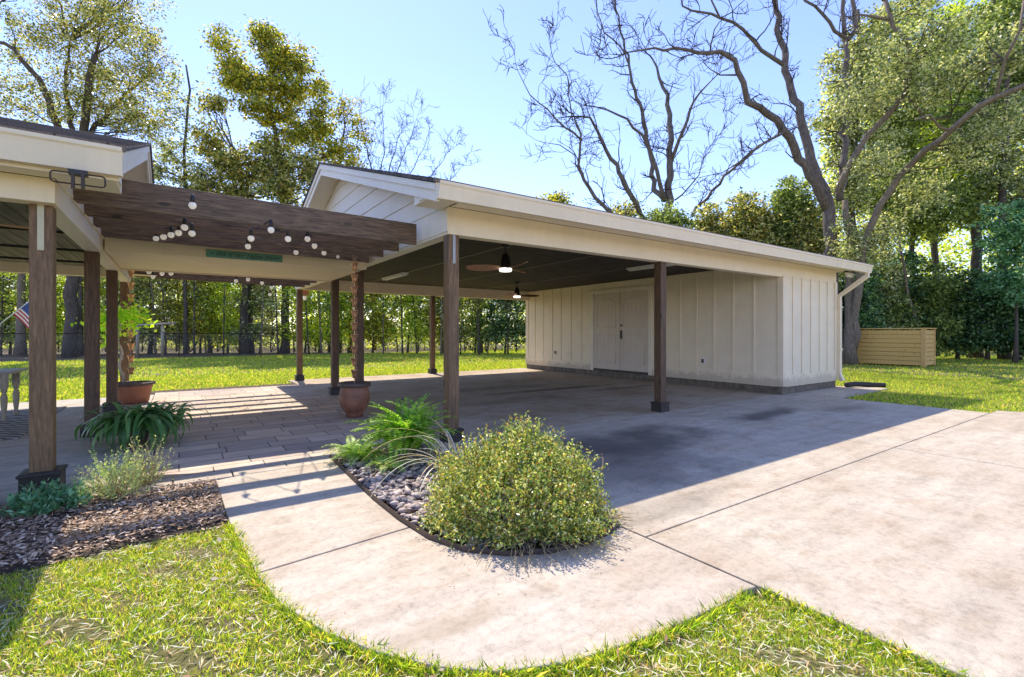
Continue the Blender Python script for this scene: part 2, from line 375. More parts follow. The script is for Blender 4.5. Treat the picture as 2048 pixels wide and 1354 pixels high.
s = MB(); s.prism(mulch_poly, 'z', -.1, -.022); tag(s.build('mulch_soil', M['dirt']), kind='structure')
bed_poly = bedE + [(2.446, 4.9), (2.5, 5.28), (1.32, 5.28)]
s = MB(); s.prism(bed_poly, 'z', -.1, -.02); tag(s.build('bed_soil', M['dirt']), kind='structure')
s = MB(); s.box(-.6, 2.6, 12.97, 13.6, -.1, -.018); s.box(-30, 60, 30.5, 60, -.1, -.02)
tag(s.build('woodland_floor', simple('leaf_litter_floor', (.17, .125, .08), .95, var=.6, nscale=14, b=.03)), kind='structure')
s = MB(); s.tube([(x, y, .0) for x, y in bedE], .013, 6)
s.v = [(x, y, z * 1.9 + .008) for x, y, z in s.v]
tag(s.build('bed_edging', simple('rusty_edging', (.07, .045, .03), .7, var=.3)), 'dark brown metal edging strip curving round the river rock bed', 'edging')

# ------------------------------------------------------------------ carport and storage building
car = thing('carport_building', 'cream carport with gabled roof, dark posts and board and batten storage room', 'carport', (7.8, 9.65, 0))
X0, X1, Y0, Y1 = 2.60, 12.90, 5.10, 14.15       # beam outer faces
ZB, ZT = 2.46, 2.78                             # beam bottom / top
RX0, RX1, EY0, EY1, EZ = 2.20, 13.30, 4.60, 14.65, 2.87
RY = (EY0 + EY1) / 2; RZ = 4.50; SL = (RZ - EZ) / (RY - EY0)
def roof(parent, RX0, RX1, EY0, EY1, EZ, RZ, name='roof'):
    RY = (EY0 + EY1) / 2; SLp = (RZ - EZ) / (RY - EY0)
    s = MB(); th = .035
    s.prism([(EY0 - .03, EZ - .01), (RY, RZ), (EY1 + .03, EZ - .01), (EY1 + .03, EZ + .02), (RY, RZ + th), (EY0 - .03, EZ + .02)], 'x', RX0 - .02, RX1 + .02)
    rf = s.build(name, M['shingle'], parent)
    s = MB()
    n = int((RY - EY0) / .14)
    for sgn in (0, 1):
        for k in range(n):
            for j in range(1):
                a = k / n; b = (k + 1) / n
                ya, yb = EY0 - .03 + (RY - EY0 + .03) * a, EY0 - .03 + (RY - EY0 + .03) * b
                za, zb = EZ + .02 + (RZ - EZ) * a, EZ + .02 + (RZ - EZ) * b
                poly = [(ya, za), (yb + .02, zb + .006), (ya, za + .016)]
                if sgn: poly = [(2 * RY - y, z) for y, z in poly]
                s.prism(poly, 'x', RX0 - .025, RX1 + .025)
    s.build('shingle_courses', M['shingle'], rf)
    return SLp
roof(car, RX0, RX1, EY0, EY1, EZ, RZ)
# rake fascia boards (two steps), rake soffit
def rake(parent, x0, x1, xin, EY0, EY1, EZ, RZ, sgn):
    RY = (EY0 + EY1) / 2; s = MB()
    for h, dx in ((.085, 0.0), (.20, .022)):
        for m_ in (0, 1):
            poly = [(EY0, EZ - .012), (RY, RZ - .002), (RY, RZ - h - .01), (EY0, EZ - h)]
            if m_: poly = [(2 * RY - y, z) for y, z in poly]
            s.prism(poly, 'x', x0 + dx * sgn, x0 + (dx + .022) * sgn)
    s.build('rake_board', M['trim'], parent)
    s = MB()
    for m_ in (0, 1):
        poly = [(EY0 + .1, EZ - .13 + .03), (RY, RZ - .13), (RY, RZ - .145), (EY0 + .1, EZ - .145 + .03)]
        if m_: poly = [(2 * RY - y, z) for y, z in poly]
        s.prism(poly, 'x', x0 + .045 * sgn, xin)
    s.build('rake_soffit', M['trim'], parent)
rake(car, RX0, None, X0 - .012, EY0, EY1, EZ, RZ, 1)
rake(car, RX1, None, X1 + .012, EY0, EY1, EZ, RZ, -1)
def gable(parent, x, out, y0, y1, zb, RY, RZ, SL, row=.27, mat=None):
    """lapped horizontal boards filling the triangle; out=-1 faces -X"""
    s = MB(); z = zb
    while z < RZ - .2:
        z1 = min(z + row, RZ - .16)
        def yr(zz): return max(0.02, (RZ - .15 - zz) / SL)
        a0, a1 = yr(z), yr(z1)
        lo0, hi0 = max(y0, RY - a0), min(y1, RY + a0); lo1, hi1 = max(y0, RY - a1), min(y1, RY + a1)
        v = [(x + .02 * out, lo0, z), (x + .02 * out, hi0, z), (x + .006 * out, hi1, z1), (x + .006 * out, lo1, z1),
             (x - .02 * out, lo0, z), (x - .02 * out, hi0, z), (x - .02 * out, hi1, z1), (x - .02 * out, lo1, z1)]
        f = [(0, 3, 2, 1), (4, 5, 6, 7), (0, 1, 5, 4), (2, 3, 7, 6), (1, 2, 6, 5), (3, 0, 4, 7)]
        if out > 0: f = [q[::-1] for q in f]
        s.add(v, f); z = z1
    return s.build('gable_siding', mat or M['trim'], parent)
gable(car, X0, -1, Y0, Y1, ZT + .002, RY, RZ, SL)
gable(car, X1, 1, Y0, Y1, ZT + .002, RY, RZ, SL)
# beams
s = MB(); s.box(X0, X1 - .0, Y0, Y0 + .16, ZB, ZT); s.build('front_beam', M['paint'], car, bevel=.004)
s = MB(); s.box(X0, X1, Y1 - .16, Y1, ZB, ZT); s.build('rear_beam', M['paint'], car, bevel=.004)
s = MB(); s.box(X0 + .0, X0 + .16, Y0 + .162, Y1 - .162, ZB, ZT - .002); s.build('side_beam', M['trim'], car, bevel=.004)
s = MB(); s.box(X0 - .012, X0 - .001, Y0 - .002, Y1, ZB + .03, ZT + .0); s.build('beam_trim', M['trim'], car, bevel=.002)
# eave soffit + fascia + corner boxes
def eave(parent, x0, x1, ywall, yeave, z, EZ, sgn, gh=.18):
    s = MB(); a, b = sorted((ywall - .0 * sgn, yeave + .02 * sgn)); s.box(x0 + .03, x1 - .03, a, b, ZT + .004, ZT + .018); s.build('soffit', M['trim'], parent)
    s = MB(); a, b = sorted((yeave + .005 * sgn, yeave + .03 * sgn)); s.box(x0 + .025, x1 - .025, a, b, ZT - .02, EZ - .03); s.build('fascia', M['paint'], parent)
    # K-style gutter, profile in (y,z); outward = -sgn
    o = -sgn; y = yeave; t_ = EZ - .005
    prof = [(y + .004 * o, t_), (y + .004 * o, t_ - gh), (y + .075 * o, t_ - gh), (y + .08 * o, t_ - gh + .03), (y + .098 * o, t_ - .072), (y + .104 * o, t_ - .045), (y + .118 * o, t_ - .03), (y + .118 * o, t_ - .002), (y + .108 * o, t_ - .002), (y + .108 * o, t_ - .02), (y + .012 * o, t_ - .06), (y + .012 * o, t_)]
    s = MB(); s.prism(prof, 'x', x0 + .0, x1 - .0)
    return s.build('gutter', M['gutter'], parent)
eave(car, RX0, RX1, Y0, EY0, ZT, EZ, 1)
eave(car, RX0, RX1, Y1, EY1, ZT, EZ, -1)
s = MB()
for (xa, xb) in ((RX0 + .046, X0 - .014), (X1 + .014, RX1 - .046)):
    for m_ in (0, 1):
        poly = [(EY0 + .03, ZT + .0), (Y0 - .002, ZT + .0), (Y0 - .002, EZ + .02), (EY0 + .03, EZ - .10)]
        poly = [(EY0 + .03, ZT - .012), (Y0 + .16, ZT - .012), (Y0 + .16, EZ + SL * (Y0 + .1 - EY0) - .15), (EY0 + .03, EZ - .12)]
        if m_: poly = [(2 * RY - y, z) for y, z in poly]
        s.prism(poly, 'x', xa, xb)
build_each(s, 'eave_return', M['trim'], car, bevel=.003)
# ceiling
ZC = 2.765
s = MB(); s.box(X0 + .165, 10.36, Y0 + .165, Y1 - .165, ZC, ZC + .012); ce = s.build('ceiling', M['ceiling'], car)
s = MB()
for x in (4.55, 6.5, 8.45): s.box(x - .02, x + .02, Y0 + .17, Y1 - .17, ZC - .008, ZC - .001)
s.build('ceiling_batten', simple('dark_batten', (.14, .12, .10), .5), ce)
# posts
def post(parent, x, y, z1, mat, base=True, w=.07, basemat=None, bw=.105, bh=.155, brackets=False):
    s = MB(); s.box(x - w, x + w, y - w, y + w, .002, z1)
    po = s.build('post', mat, parent, bevel=.006)
    if base:
        s = MB(); s.box(x - bw, x + bw, y - bw, y + bw, .001, bh); s.box(x - bw - .012, x + bw + .012, y - bw - .012, y + bw + .012, bh - .028, bh - .004)
        s.build('base_trim', basemat or M['blackwood'], po, bevel=.006)
    if brackets:
        s = MB(); s.box(x - .018, x + .018, y - w - .006, y - w - .001, z1 - .34, z1); s.box(x - w - .006, x - w - .001, y - .018, y + .018, z1 - .34, z1)
        s.build('steel_bracket', M['steel'], po)
    return po
XC = X0 + .09; YC = Y0 + .09
post(car, XC, YC, ZB, M['post'], brackets=True)
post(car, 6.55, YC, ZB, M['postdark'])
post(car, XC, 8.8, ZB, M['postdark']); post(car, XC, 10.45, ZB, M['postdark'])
post(car, XC, Y1 - .09, ZB, M['post']); post(car, 6.62, Y1 - .09, ZB, M['post'])
# storage room
SX = 10.37; WZ0 = .17
s = MB(); s.box(SX + .012, X1 - .01, Y0 + .012, Y1 - .012, .001, WZ0 + .01); s.build('stem_wall', M['curb'], car)
s = MB()
s.box(SX, SX + .10, Y0 + .001, Y1 - .002, WZ0, ZB - .002); s.box(SX, SX + .10, Y0 + .164, Y1 - .164, ZB - .001, ZT - .02)
s.box(X1 - .1, X1 - .003, Y0 + .001, Y1 - .002, WZ0, ZB - .002); s.box(X1 - .1, X1 - .003, Y0 + .164, Y1 - .164, ZB - .001, ZT - .02)
s.box(SX + .101, X1 - .101, Y0, Y0 + .1, WZ0, ZB - .002); s.box(SX + .101, X1 - .101, Y1 - .1, Y1 - .002, WZ0, ZB - .002)
s.build('storage_wall', M['paint'], car)
s = MB()
bx = SX - .02
dY0, dY1 = 8.47, 10.76      # door casing outer
for y in (13.62, 13.14, 12.65, 12.21, 11.71, 11.22, 7.6, 7.13, 6.67, 6.19, 5.71):
    s.box(bx, SX - .001, y - .022, y + .022, WZ0 + .24, ZT - .03)
for y in (10.3, 9.75, 9.2, 8.7):
    s.box(bx, SX - .001, y - .022, y + .022, 2.60, ZT - .02)
for x in (10.79, 11.19, 11.61, 12.02, 12.42):
    s.box(x - .022, x + .022, Y0 - .02, Y0 - .001, WZ0 + .24, ZB + .03)
build_each(s, 'batten', M['paint'], car, bevel=.003)
s = MB()     # corner boards, base board, frieze
s.box(bx - .004, SX - .001, Y0 - .024, Y0 + .10, WZ0, ZB); s.box(SX - .0, SX + .10, Y0 - .024, Y0 - .001, WZ0 - .001, ZB + .03)
s.box(X1 - .12, X1 - .0, Y0 - .024, Y0 - .001, WZ0, ZB + .03)
s.box(bx - .004, SX - .001, 14.0, Y1 - .0, WZ0, ZB)
s.box(bx - .002, SX - .001, Y0 + .101, dY0 - .001, WZ0 - .012, WZ0 + .235); s.box(bx - .002, SX - .001, dY1 + .001, 13.999, WZ0 - .012, WZ0 + .235)
s.box(SX + .101, X1 - .121, Y0 - .022, Y0 - .001, WZ0 - .012, WZ0 + .235)
s.box(bx - .006, SX - .001, dY0 - .15, dY1 + .0, 2.56, 2.595)
build_each(s, 'trim_board', M['paint'], car, bevel=.003)
# double door with casing, arched panels
s = MB(); s.box(SX - .05, SX - .001, dY0, dY0 + .1, WZ0 - .01, 2.54); s.box(SX - .05, SX - .001, dY1 - .1, dY1, WZ0 - .01, 2.54); s.box(SX - .055, SX - .001, dY0 - .03, dY1 + .03, 2.46, 2.555)
s.build('door_casing', M['trim'], car, bevel=.004)
ym = (dY0 + dY1) / 2
for side, (ya, yb) in enumerate(((dY0 + .105, ym - .004), (ym + .004, dY1 - .105))):
    s = MB(); xf = SX - .012
    s.box(xf, SX - .001, ya, yb, WZ0 + .06, 2.452)
    dr = s.build('door', M['door'], car)
    s = MB(); wd = yb - ya; a_, b_ = ya + .15, yb - .15
    def strip(pts):
        s.tube([(xf - .004, y, z) for y, z in pts], .011, 6)
    arch = [(a_, 1.45)] + [(a_, 2.10)] + [((a_ + b_) / 2 - (b_ - a_) / 2 * math.cos(q), 2.10 + .17 * math.sin(q)) for q in np.linspace(.15, math.pi - .15, 12)] + [(b_, 2.10), (b_, 1.45), (a_, 1.45)]
    strip(arch); strip([(a_, .42), (a_, 1.25), (b_, 1.25), (b_, .42), (a_, .42)])
    for k in range(1, 5):
        y = a_ + (b_ - a_) * k / 5
        s.tube([(xf - .001, y, .44), (xf - .001, y, 1.23)], .005, 4); s.tube([(xf - .001, y, 1.47), (xf - .001, y, 2.12)], .005, 4)
    s.build('door_panel', M['door'], dr, smooth=True)
    if side == 0:
        s = MB(); s.box(xf - .03, xf - .001, yb - .085, yb - .03, 1.12, 1.36); s.build('door_handle', M['black'], dr, bevel=.006)
        s = MB(); s.tube([(xf - .025, yb - .06, 1.50), (xf - .001, yb - .06, 1.50)], .03, 14); s.build('deadbolt', M['black'], dr)
s = MB(); s.box(SX - .03, SX - .001, dY0 + .1, dY1 - .1, WZ0 - .005, WZ0 + .055); s.build('door_sill', M['black'], car)
s = MB(); s.tube([(SX - .03, ym - .01, WZ0 + .06), (SX - .03, ym - .01, 2.45)], .014, 6); s.build('door_astragal', M['door'], car)
for (px, py) in ((1112, 705), (1407, 722)):
    y, z = onX(px, py, SX)
    s = MB(); s.box(SX - .026, SX - .001, y - .045, y + .045, z - .065, z + .065); ot = s.build('outlet', M['white'], car, bevel=.004)
    s = MB(); s.box(SX - .045, SX - .027, y - .028, y + .028, z - .045, z + .05); s.build('outlet_cover', simple('brown_cover', (.06, .045, .03), .5), ot, bevel=.004)
# downspout
s = MB(); GX = X1 + .22
path = [(GX, EY0 - .05, EZ - .13), (GX, EY0 - .05, EZ - .26), (X1 + .02, Y0 - .05, ZB - .30), (X1 + .02, Y0 - .05, .32), (X1 + .06, Y0 - .10, .16)]
M_ = []
s.tube(path, .06, 4); s.v = s.v
s.build('downspout', M['gutter'], car)
s = MB()
for z in (1.9, .9): s.box(X1 - .055, X1 + .075, Y0 - .11, Y0 + .0, z - .02, z + .02)
build_each(s, 'downspout_strap', M['gutter'], car)
# corrugated pipe
pts = [Vector((X1 + .12, Y0 - .15, .06)), Vector((13.35, 4.85, .07)), Vector((13.6, 4.66, .055)), Vector((13.75, 4.40, .055))]
pp = []; rr = []
for i in range(61):
    u = i / 60 * 3; k = min(int(u), 2); pp.append(pts[k].lerp(pts[k + 1], u - k)); rr.append(.06 if i % 2 else .050)
s = MB(); s.tube(pp, rr, 14); tag(s.build('drain_pipe', M['rubber'], smooth=True), 'black corrugated drain pipe lying on the slab below the downspout', 'pipe')
# security light at the far eave corner
fl = thing('security_light', 'small white twin head floodlight under the right end of the carport eave', 'light', (X1 + .22, Y0 - .12, ZT))
s = MB(); s.tube([(X1 + .22, Y0 - .12, ZT + .003), (X1 + .22, Y0 - .12, ZT - .04)], .05, 14); s.build('mount', M['black'], fl)
for k in (-1, 1):
    s = MB(); c = Vector((X1 + .22 + .05 * k, Y0 - .13, ZT - .07)); s.tube([c, c + Vector((.03 * k, -.04, -.03)), c + Vector((.06 * k, -.09, -.06))], [.03, .05, .056], 12); s.build('lamp_head', M['white'], fl, smooth=True)

# ceiling fans
def fan(x, y, rot, label, zc=ZC, glow=True):
    f = thing('ceiling_fan', label, 'fan', (x, y, zc), 'ceiling fans')
    c = (x, y, zc)
    s = MB(); s.lathe([(.0, -.001), (.075, -.001), (.07, -.05), (.02, -.06), (.0, -.06)], c); s.build('canopy', M['black'], f, smooth=True)
    s = MB(); s.tube([(x, y, zc - .05), (x, y, zc - .17)], .012, 8); s.build('downrod', M['black'], f)
    s = MB(); s.lathe([(.0, -.16), (.045, -.165), (.06, -.22), (.075, -.27), (.085, -.36), (.10, -.40), (.0, -.40)], c); s.build('motor', M['black'], f, smooth=True)
    s = MB(); s.lathe([(.0, -.405), (.105, -.405), (.105, -.44), (.095, -.455), (.0, -.458)], c); s.build('light_lens', M['glow'] if glow else M['white'], f, smooth=True)
    for k in range(3):
        a = rot + k * 2 * math.pi / 3; d = Vector((math.cos(a), math.sin(a), 0)); n = Vector((-d.y, d.x, 0))
        s = MB(); top = []; bot = []
        outl = [(.09, .035), (.18, .07), (.34, .095), (.5, .09), (.6, .07), (.655, .03)]
        L = [Vector((x, y, zc - .385)) + d * r + n * wd + Vector((0, 0, .25 * wd)) for r, wd in outl]
        Rr = [Vector((x, y, zc - .385)) + d * r - n * wd + Vector((0, 0, -.55 * wd)) for r, wd in outl]
        n_ = len(outl); vs = L + Rr + [q + Vector((0, 0, .008)) for q in L] + [q + Vector((0, 0, .008)) for q in Rr]
        fs = []
        for i in range(n_ - 1):
            fs += [(i, i + 1, n_ + i + 1, n_ + i), (2 * n_ + i, 3 * n_ + i, 3 * n_ + i + 1, 2 * n_ + i + 1), (i, 2 * n_ + i, 2 * n_ + i + 1, i + 1), (n_ + i, n_ + i + 1, 3 * n_ + i + 1, 3 * n_ + i)]
        fs += [(0, n_, 3 * n_, 2 * n_), (n_ - 1, 3 * n_ - 1, 4 * n_ - 1, 2 * n_ - 1)]
        s.add(vs, fs); s.build('blade', M['bladewood'], f)
m, t, p = newmat('lamp_glow'); p.inputs['Base Color'].default_value = (.9, .88, .8, 1); p.inputs['Emission Color'].default_value = (1, .95, .85, 1); p.inputs['Emission Strength'].default_value = 1.0; M['glow'] = m
def atz(px, py, z):
    d = F * (z - EYE) / (HZ - py); q = PT(px, py, d); return q.x, q.y
x, y = atz(1011, 488, ZC); fan(x, y, R(25), 'larger looking nearer ceiling fan with three wooden blades and lit lamp')
x, y = atz(1034, 564, ZC); fan(x, y, R(95), 'farther ceiling fan by the storage wall seen edge on with lit lamp')
# tube light fittings
for k, (a, b) in enumerate((((769, 555), (811, 543)), ((1255, 535), (1380, 518)))):
    xa, ya = atz(*a, ZC); xb, yb = atz(*b, ZC); xm = (xa + xb) / 2; y0, y1 = sorted((ya, yb))
    if y1 - y0 < 1.1: y0, y1 = (y0 + y1) / 2 - .6, (y0 + y1) / 2 + .6
    f = thing('tube_light', ['white ceiling tube light fitting nearer the pergola side', 'white ceiling tube light fitting close to the storage wall, partly behind a post'][k], 'light', (xm, (y0 + y1) / 2, ZC), 'tube lights on the carport ceiling')
    s = MB(); s.box(xm - .07, xm + .07, y0, y1, ZC - .055, ZC - .009); s.build('housing', M['white'], f, bevel=.006)
    for dx in (-.035, .035):
        s = MB(); s.tube([(xm + dx, y0 + .03, ZC - .072), (xm + dx, y1 - .03, ZC - .072)], .014, 8); s.build('tube', M['white'], f, smooth=True)

# ------------------------------------------------------------------ left porch building
hs = thing('porch_building', 'cream porch building with shingled gable roof at the left edge', 'building', (-5, 8.9, 0))
HX = -.80; HY0, HY1 = 5.22, 12.5; hzb, hzt = 2.31, 2.50
HE0, HE1, HEZ, HRZ = 4.84, 12.98, 2.72, 4.06
HRX = -.36; HRY = (HE0 + HE1) / 2; HSL = (HRZ - HEZ) / (HRY - HE0)
roof(hs, -12, HRX, HE0, HE1, HEZ, HRZ)
rake(hs, HRX, None, HX + .012, HE0, HE1, HEZ, HRZ, -1)
gable(hs, HX, 1, HY0, HY1, hzt + .002, HRY, HRZ, HSL)
s = MB(); s.box(-12, HX, HY0 - .08, HY0 + .08, hzb, hzt); s.build('front_beam', M['paint'], hs, bevel=.004)
s = MB(); s.box(-12, HX, HY1 - .1, HY1 + .06, hzb + .09, hzt + .13); s.build('rear_beam', M['paint'], hs, bevel=.004)
s = MB(); s.box(HX - .16, HX, HY0 + .081, HY1 - .101, hzb, hzt); s.build('side_beam', M['trim'], hs, bevel=.004)
o_ZT = ZT; ZT = hzt; eave(hs, -12, HRX, HY0 - .08, HE0, hzt, HEZ, 1, .21); eave(hs, -12, HRX, HY1 + .06, HE1, hzt, HEZ, -1); ZT = o_ZT
s = MB()
for m_ in (0, 1):
    poly = [(HE0 + .03, hzt - .012), (HY0 + .1, hzt - .012), (HY0 + .1, HEZ + .02), (HE0 + .03, HEZ - .12)]
    if m_: poly = [(2 * HRY - y, z) for y, z in poly]
    s.prism(poly, 'x', HX + .014, HRX - .046)
build_each(s, 'eave_return', M['trim'], hs, bevel=.003)
s = MB(); s.box(-12, HX - .165, HY0 + .085, HY1 - .105, 2.585, 2.597); ce = s.build('ceiling', M['ceiling2'], hs)
s = MB()
for y in (6.6, 8.3, 10.0, 11.6): s.box(-12, HX - .17, y - .03, y + .03, 2.55, 2.584)
s.build('ceiling_batten', M['black'], ce)
HC = HX - .10
for i, y in enumerate((5.33, 8.0, 10.2, 12.42)):
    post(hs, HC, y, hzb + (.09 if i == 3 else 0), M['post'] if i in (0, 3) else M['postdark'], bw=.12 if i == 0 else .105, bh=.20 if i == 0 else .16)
s = MB(); s.box(HC - .02, HC + .02, 5.25, 5.256, hzb - .36, hzb); s.build('steel_bracket', simple('pale_bracket', (.5, .45, .3), .5, .4), hs)
# folded wire bracket on the porch fascia
fb = thing('wire_rack', 'dark metal wire frame mounted on the left gutter fascia', 'rack', (-.75, 4.58, 2.5))
def fp(px, py): 
    t_ = (px - PCX) / F; k = 4.70 / (-t_ * S_ + C_); return (k * (t_ * C_ + S_), 4.70, EYE - (py - HZ) / F * k)
P4 = [fp(100, 340), fp(210, 354), fp(211, 376), fp(101, 362)]
s = MB()
def rr_loop(a, b, c, d, r=.006):
    A, B, C, D = [Vector(q) for q in (a, b, c, d)]; pts = []
    for p0, p1, p2 in ((D, A, B), (A, B, C), (B, C, D), (C, D, A)):
        for u in (0, .5, 1):
            q0 = p1.lerp(p0, min(.5, .02 / (p1 - p0).length)); q1 = p1.lerp(p2, min(.5, .02 / (p1 - p2).length))
            pts.append(q0.lerp(q1, u) * .6 + (p1 * .4 if u == .5 else q0.lerp(q1, u) * .4))
    pts.append(pts[0]); s.tube(pts, r, 6, cap=False)
rr_loop(*P4)
s.build('wire_loop', M['bronze'], fb, smooth=True)
s = MB(); a, b = Vector(fp(136, 338)), Vector(fp(175, 343)); s.box(a.x, b.x, 4.69, 4.76, b.z - .035, a.z + .005); s.build('mounting_plate', M['black'], fb, bevel=.004)
s = MB()
for px in (146, 166): q = Vector(fp(px, 350)); s.box(q.x - .01, q.x + .01, 4.685, 4.715, q.z - .10, q.z + .02)
s.build('strap', M['bronze'], fb)

# ------------------------------------------------------------------ pergola between the two roofs
pg = thing('pergola', 'dark stained pergola rafters with flat white covered middle bay between the two roofs', 'pergola', (.9, 9, 0))
for i, y in enumerate((5.80, 6.40, 7.02, 7.68, 10.9, 11.55, 12.2, 12.8)):
    s = MB(); x0 = HX + .014 + (0.0); x1 = X0 - (.09 if i < 4 else .03)
    s.prism([(x0, 2.50), (x0 + .03, 2.47), (x1, 2.425), (x1, 2.69), (x0, 2.745)], 'y', y, y + .042)
    s.build('rafter', M['rafter'], pg, bevel=.003)
s = MB(); s.box(HX + .013, X0 - .014, 8.05, 8.09, 2.355, 2.70); s.build('front_fascia', M['paint'], pg, bevel=.003)
s = MB(); s.box(HX + .013, X0 - .014, 8.092, 10.28, 2.365, 2.385); s.build('soffit', M['paint'], pg)
s = MB(); s.box(HX + .013, X0 - .014, 10.29, 10.33, 2.345, 2.70); s.build('rear_fascia', M['paint'], pg, bevel=.003)
s = MB(); s.box(HX + .013, X0 - .014, 7.55, 10.75, 2.762, 2.80); s.build('flat_roof', M['shingle'], pg)
# teal sign
def onY(px, py, Y):
    t_ = (px - PCX) / F; k = Y / (-t_ * S_ + C_); return Vector((k * (t_ * C_ + S_), Y, EYE - (py - HZ) / F * k))
a = onY(412, 505, 8.03); b = onY(565, 514, 8.03)
sg = thing('hanging_sign', 'long narrow teal board with faded lettering on the white pergola fascia', 'sign', (a.x, 8.04, 2.45))
s = MB(); s.box(a.x, b.x, 8.03, 8.048, 2.365, 2.47); s.build('board', M['teal'], sg, bevel=.002)
tc = bpy.data.curves.new("lettering", 'FONT'); tc.body = "\u2022 this is our happy place"; tc.size = .088; tc.extrude = .001; tc.align_x = 'CENTER'; tc.shear = .2
to = bpy.data.objects.new("lettering_tmp", tc); COL.objects.link(to); bpy.context.view_layer.update()
me = bpy.data.meshes.new_from_object(to.evaluated_get(bpy.context.evaluated_depsgraph_get())); bpy.data.objects.remove(to)
me.materials.clear(); me.materials.append(M['ink'])
xs_ = [v.co.x for v in me.vertices]; wd = max(xs_) - min(xs_); k = (b.x - a.x - .12) / wd
for v in me.vertices: v.co.x *= k
lo = bpy.data.objects.new('lettering', me); COL.objects.link(lo); lo.parent = sg; lo.matrix_parent_inverse = Matrix.Translation(-wloc(sg)); lo.location = ((a.x + b.x) / 2, 8.0275, 2.395); lo.rotation_euler = (R(90), 0, 0)

# string lights
m, t, p = newmat('bulb_glass'); p.inputs['Base Color'].default_value = (.95, .92, .85, 1); p.inputs['Roughness'].default_value = .08; p.inputs['Alpha'].default_value = .6; p.inputs['Specular IOR Level'].default_value = .8
p.inputs['Emission Color'].default_value = (1, .93, .8, 1); p.inputs['Emission Strength'].default_value = .10; M['bulb'] = m
fil = simple('filament', (.5, .45, .3), .4)
def strand(name, label, items):
    root = thing(name, label, 'string lights', items[0][0])
    pts = []
    for i, (c, r) in enumerate(items):
        c = Vector(c); pts.append(c + Vector((0, 0, r * 1.0 + .075)))
        s = MB(); s.tube([c + Vector((0, 0, r * .85)), c + Vector((0, 0, r + .03)), c + Vector((0, 0, r + .075))], [.017, .019, .013], 8); sk = s.build('socket', M['black'], root, smooth=True)
        s = MB(); pr = [(0.001, -r)] + [(r * math.cos(q), r * math.sin(q)) for q in np.linspace(-1.3, 1.1, 9)] + [(.014, r * .98), (.001, r)]
        s.lathe(pr, c, 14); s.build('bulb', M['bulb'], sk, smooth=True)
        s = MB(); s.tube([c + Vector((0, 0, r * .9)), c + Vector((.004, 0, 0)), c + Vector((-.004, 0, -r * .3))], [.006, .009, .007], 6); s.build('filament', fil, sk)
    cord = []
    for i in range(len(pts) - 1):
        for u in np.linspace(0, 1, 7)[:-1]:
            q = pts[i].lerp(pts[i + 1], u); q.z += -.05 * 4 * u * (1 - u) * min(1, (pts[i + 1] - pts[i]).length); cord.append(q)
    cord.append(pts[-1]); s = MB(); s.tube(cord, .005, 5); s.build('cord', M['black'], root)
front = [((385, 411), 5.55), ((369, 455), 6.2), ((384, 467), 6.2), ((357, 466), 6.5), ((342, 470), 6.8), ((327, 474), 7.2), ((312, 477), 7.6)]
front2 = [((542, 460), 5.7), ((502, 477), 6.0), ((496, 493), 6.7), ((576, 478), 5.9), ((592, 505), 7.3), ((615, 478), 6.2), ((629, 492), 6.6), ((648, 506), 7.3), ((675, 514), 7.7)]
rear = [((472, 562), 11.3), ((496, 559), 11.0), ((524, 566), 11.8), ((543, 575), 12.7), ((540, 589), 12.9)]
rear2 = [((298, 544), 10.8), ((306, 554), 11.6), ((324, 547), 11.0), ((342, 547), 11.0)]
for nm, lb, it in (('string_lights', 'string light strand with clear round bulbs at the left of the front pergola rafters', front), ('string_lights', 'string light strand with clear round bulbs below the right half of the front rafters', front2),
                   ('string_lights', 'distant string light strand over the rear bay, right of the middle', rear), ('string_lights', 'distant string light strand over the rear bay by the left posts', rear2)):
    strand(nm, lb, [(tuple(onY(*px, Y)), .034 if Y < 9 else .038) for px, Y in it])

# ------------------------------------------------------------------ small things under the roofs
def pot(name, label, c, prof, rim, mat, rimmat, soil_r, soil_z):
    p_ = thing(name, label, 'flower pot', c)
    s = MB(); s.lathe(prof, c, 36); s.build('pot_body', mat, p_, smooth=True)
    s = MB(); s.lathe(rim, c, 36); s.build('rim', rimmat, p_, smooth=True)
    s = MB(); s.lathe([(0.001, soil_z), (soil_r, soil_z - .004)], c, 24); s.build('soil', M['soil'], p_)
    return p_
cpot = (*G(709, 833), 0.0)
pot('clay_pot', 'large brown clay urn with dark rim catching the right rain chain', cpot,
    [(.0, .01), (.13, .01), (.125, .05), (.16, .10), (.205, .17), (.225, .26), (.225, .36), (.205, .44), (.20, .47)],
    [(.20, .465), (.24, .47), (.25, .495), (.24, .53), (.21, .535), (.195, .50), (.19, .46)], M['glaze'], M['terrad'], .195, .47)
c2 = (*G(266, 806), 0.0)
pot('terracotta_pot', 'wide orange terracotta pot with dark rim behind the strap leaved plant', c2,
    [(.0, .01), (.22, .01), (.24, .03), (.28, .25), (.30, .33)], [(.30, .325), (.335, .335), (.34, .38), (.31, .385), (.30, .34)], M['terra'], M['terrad'], .30, .35)
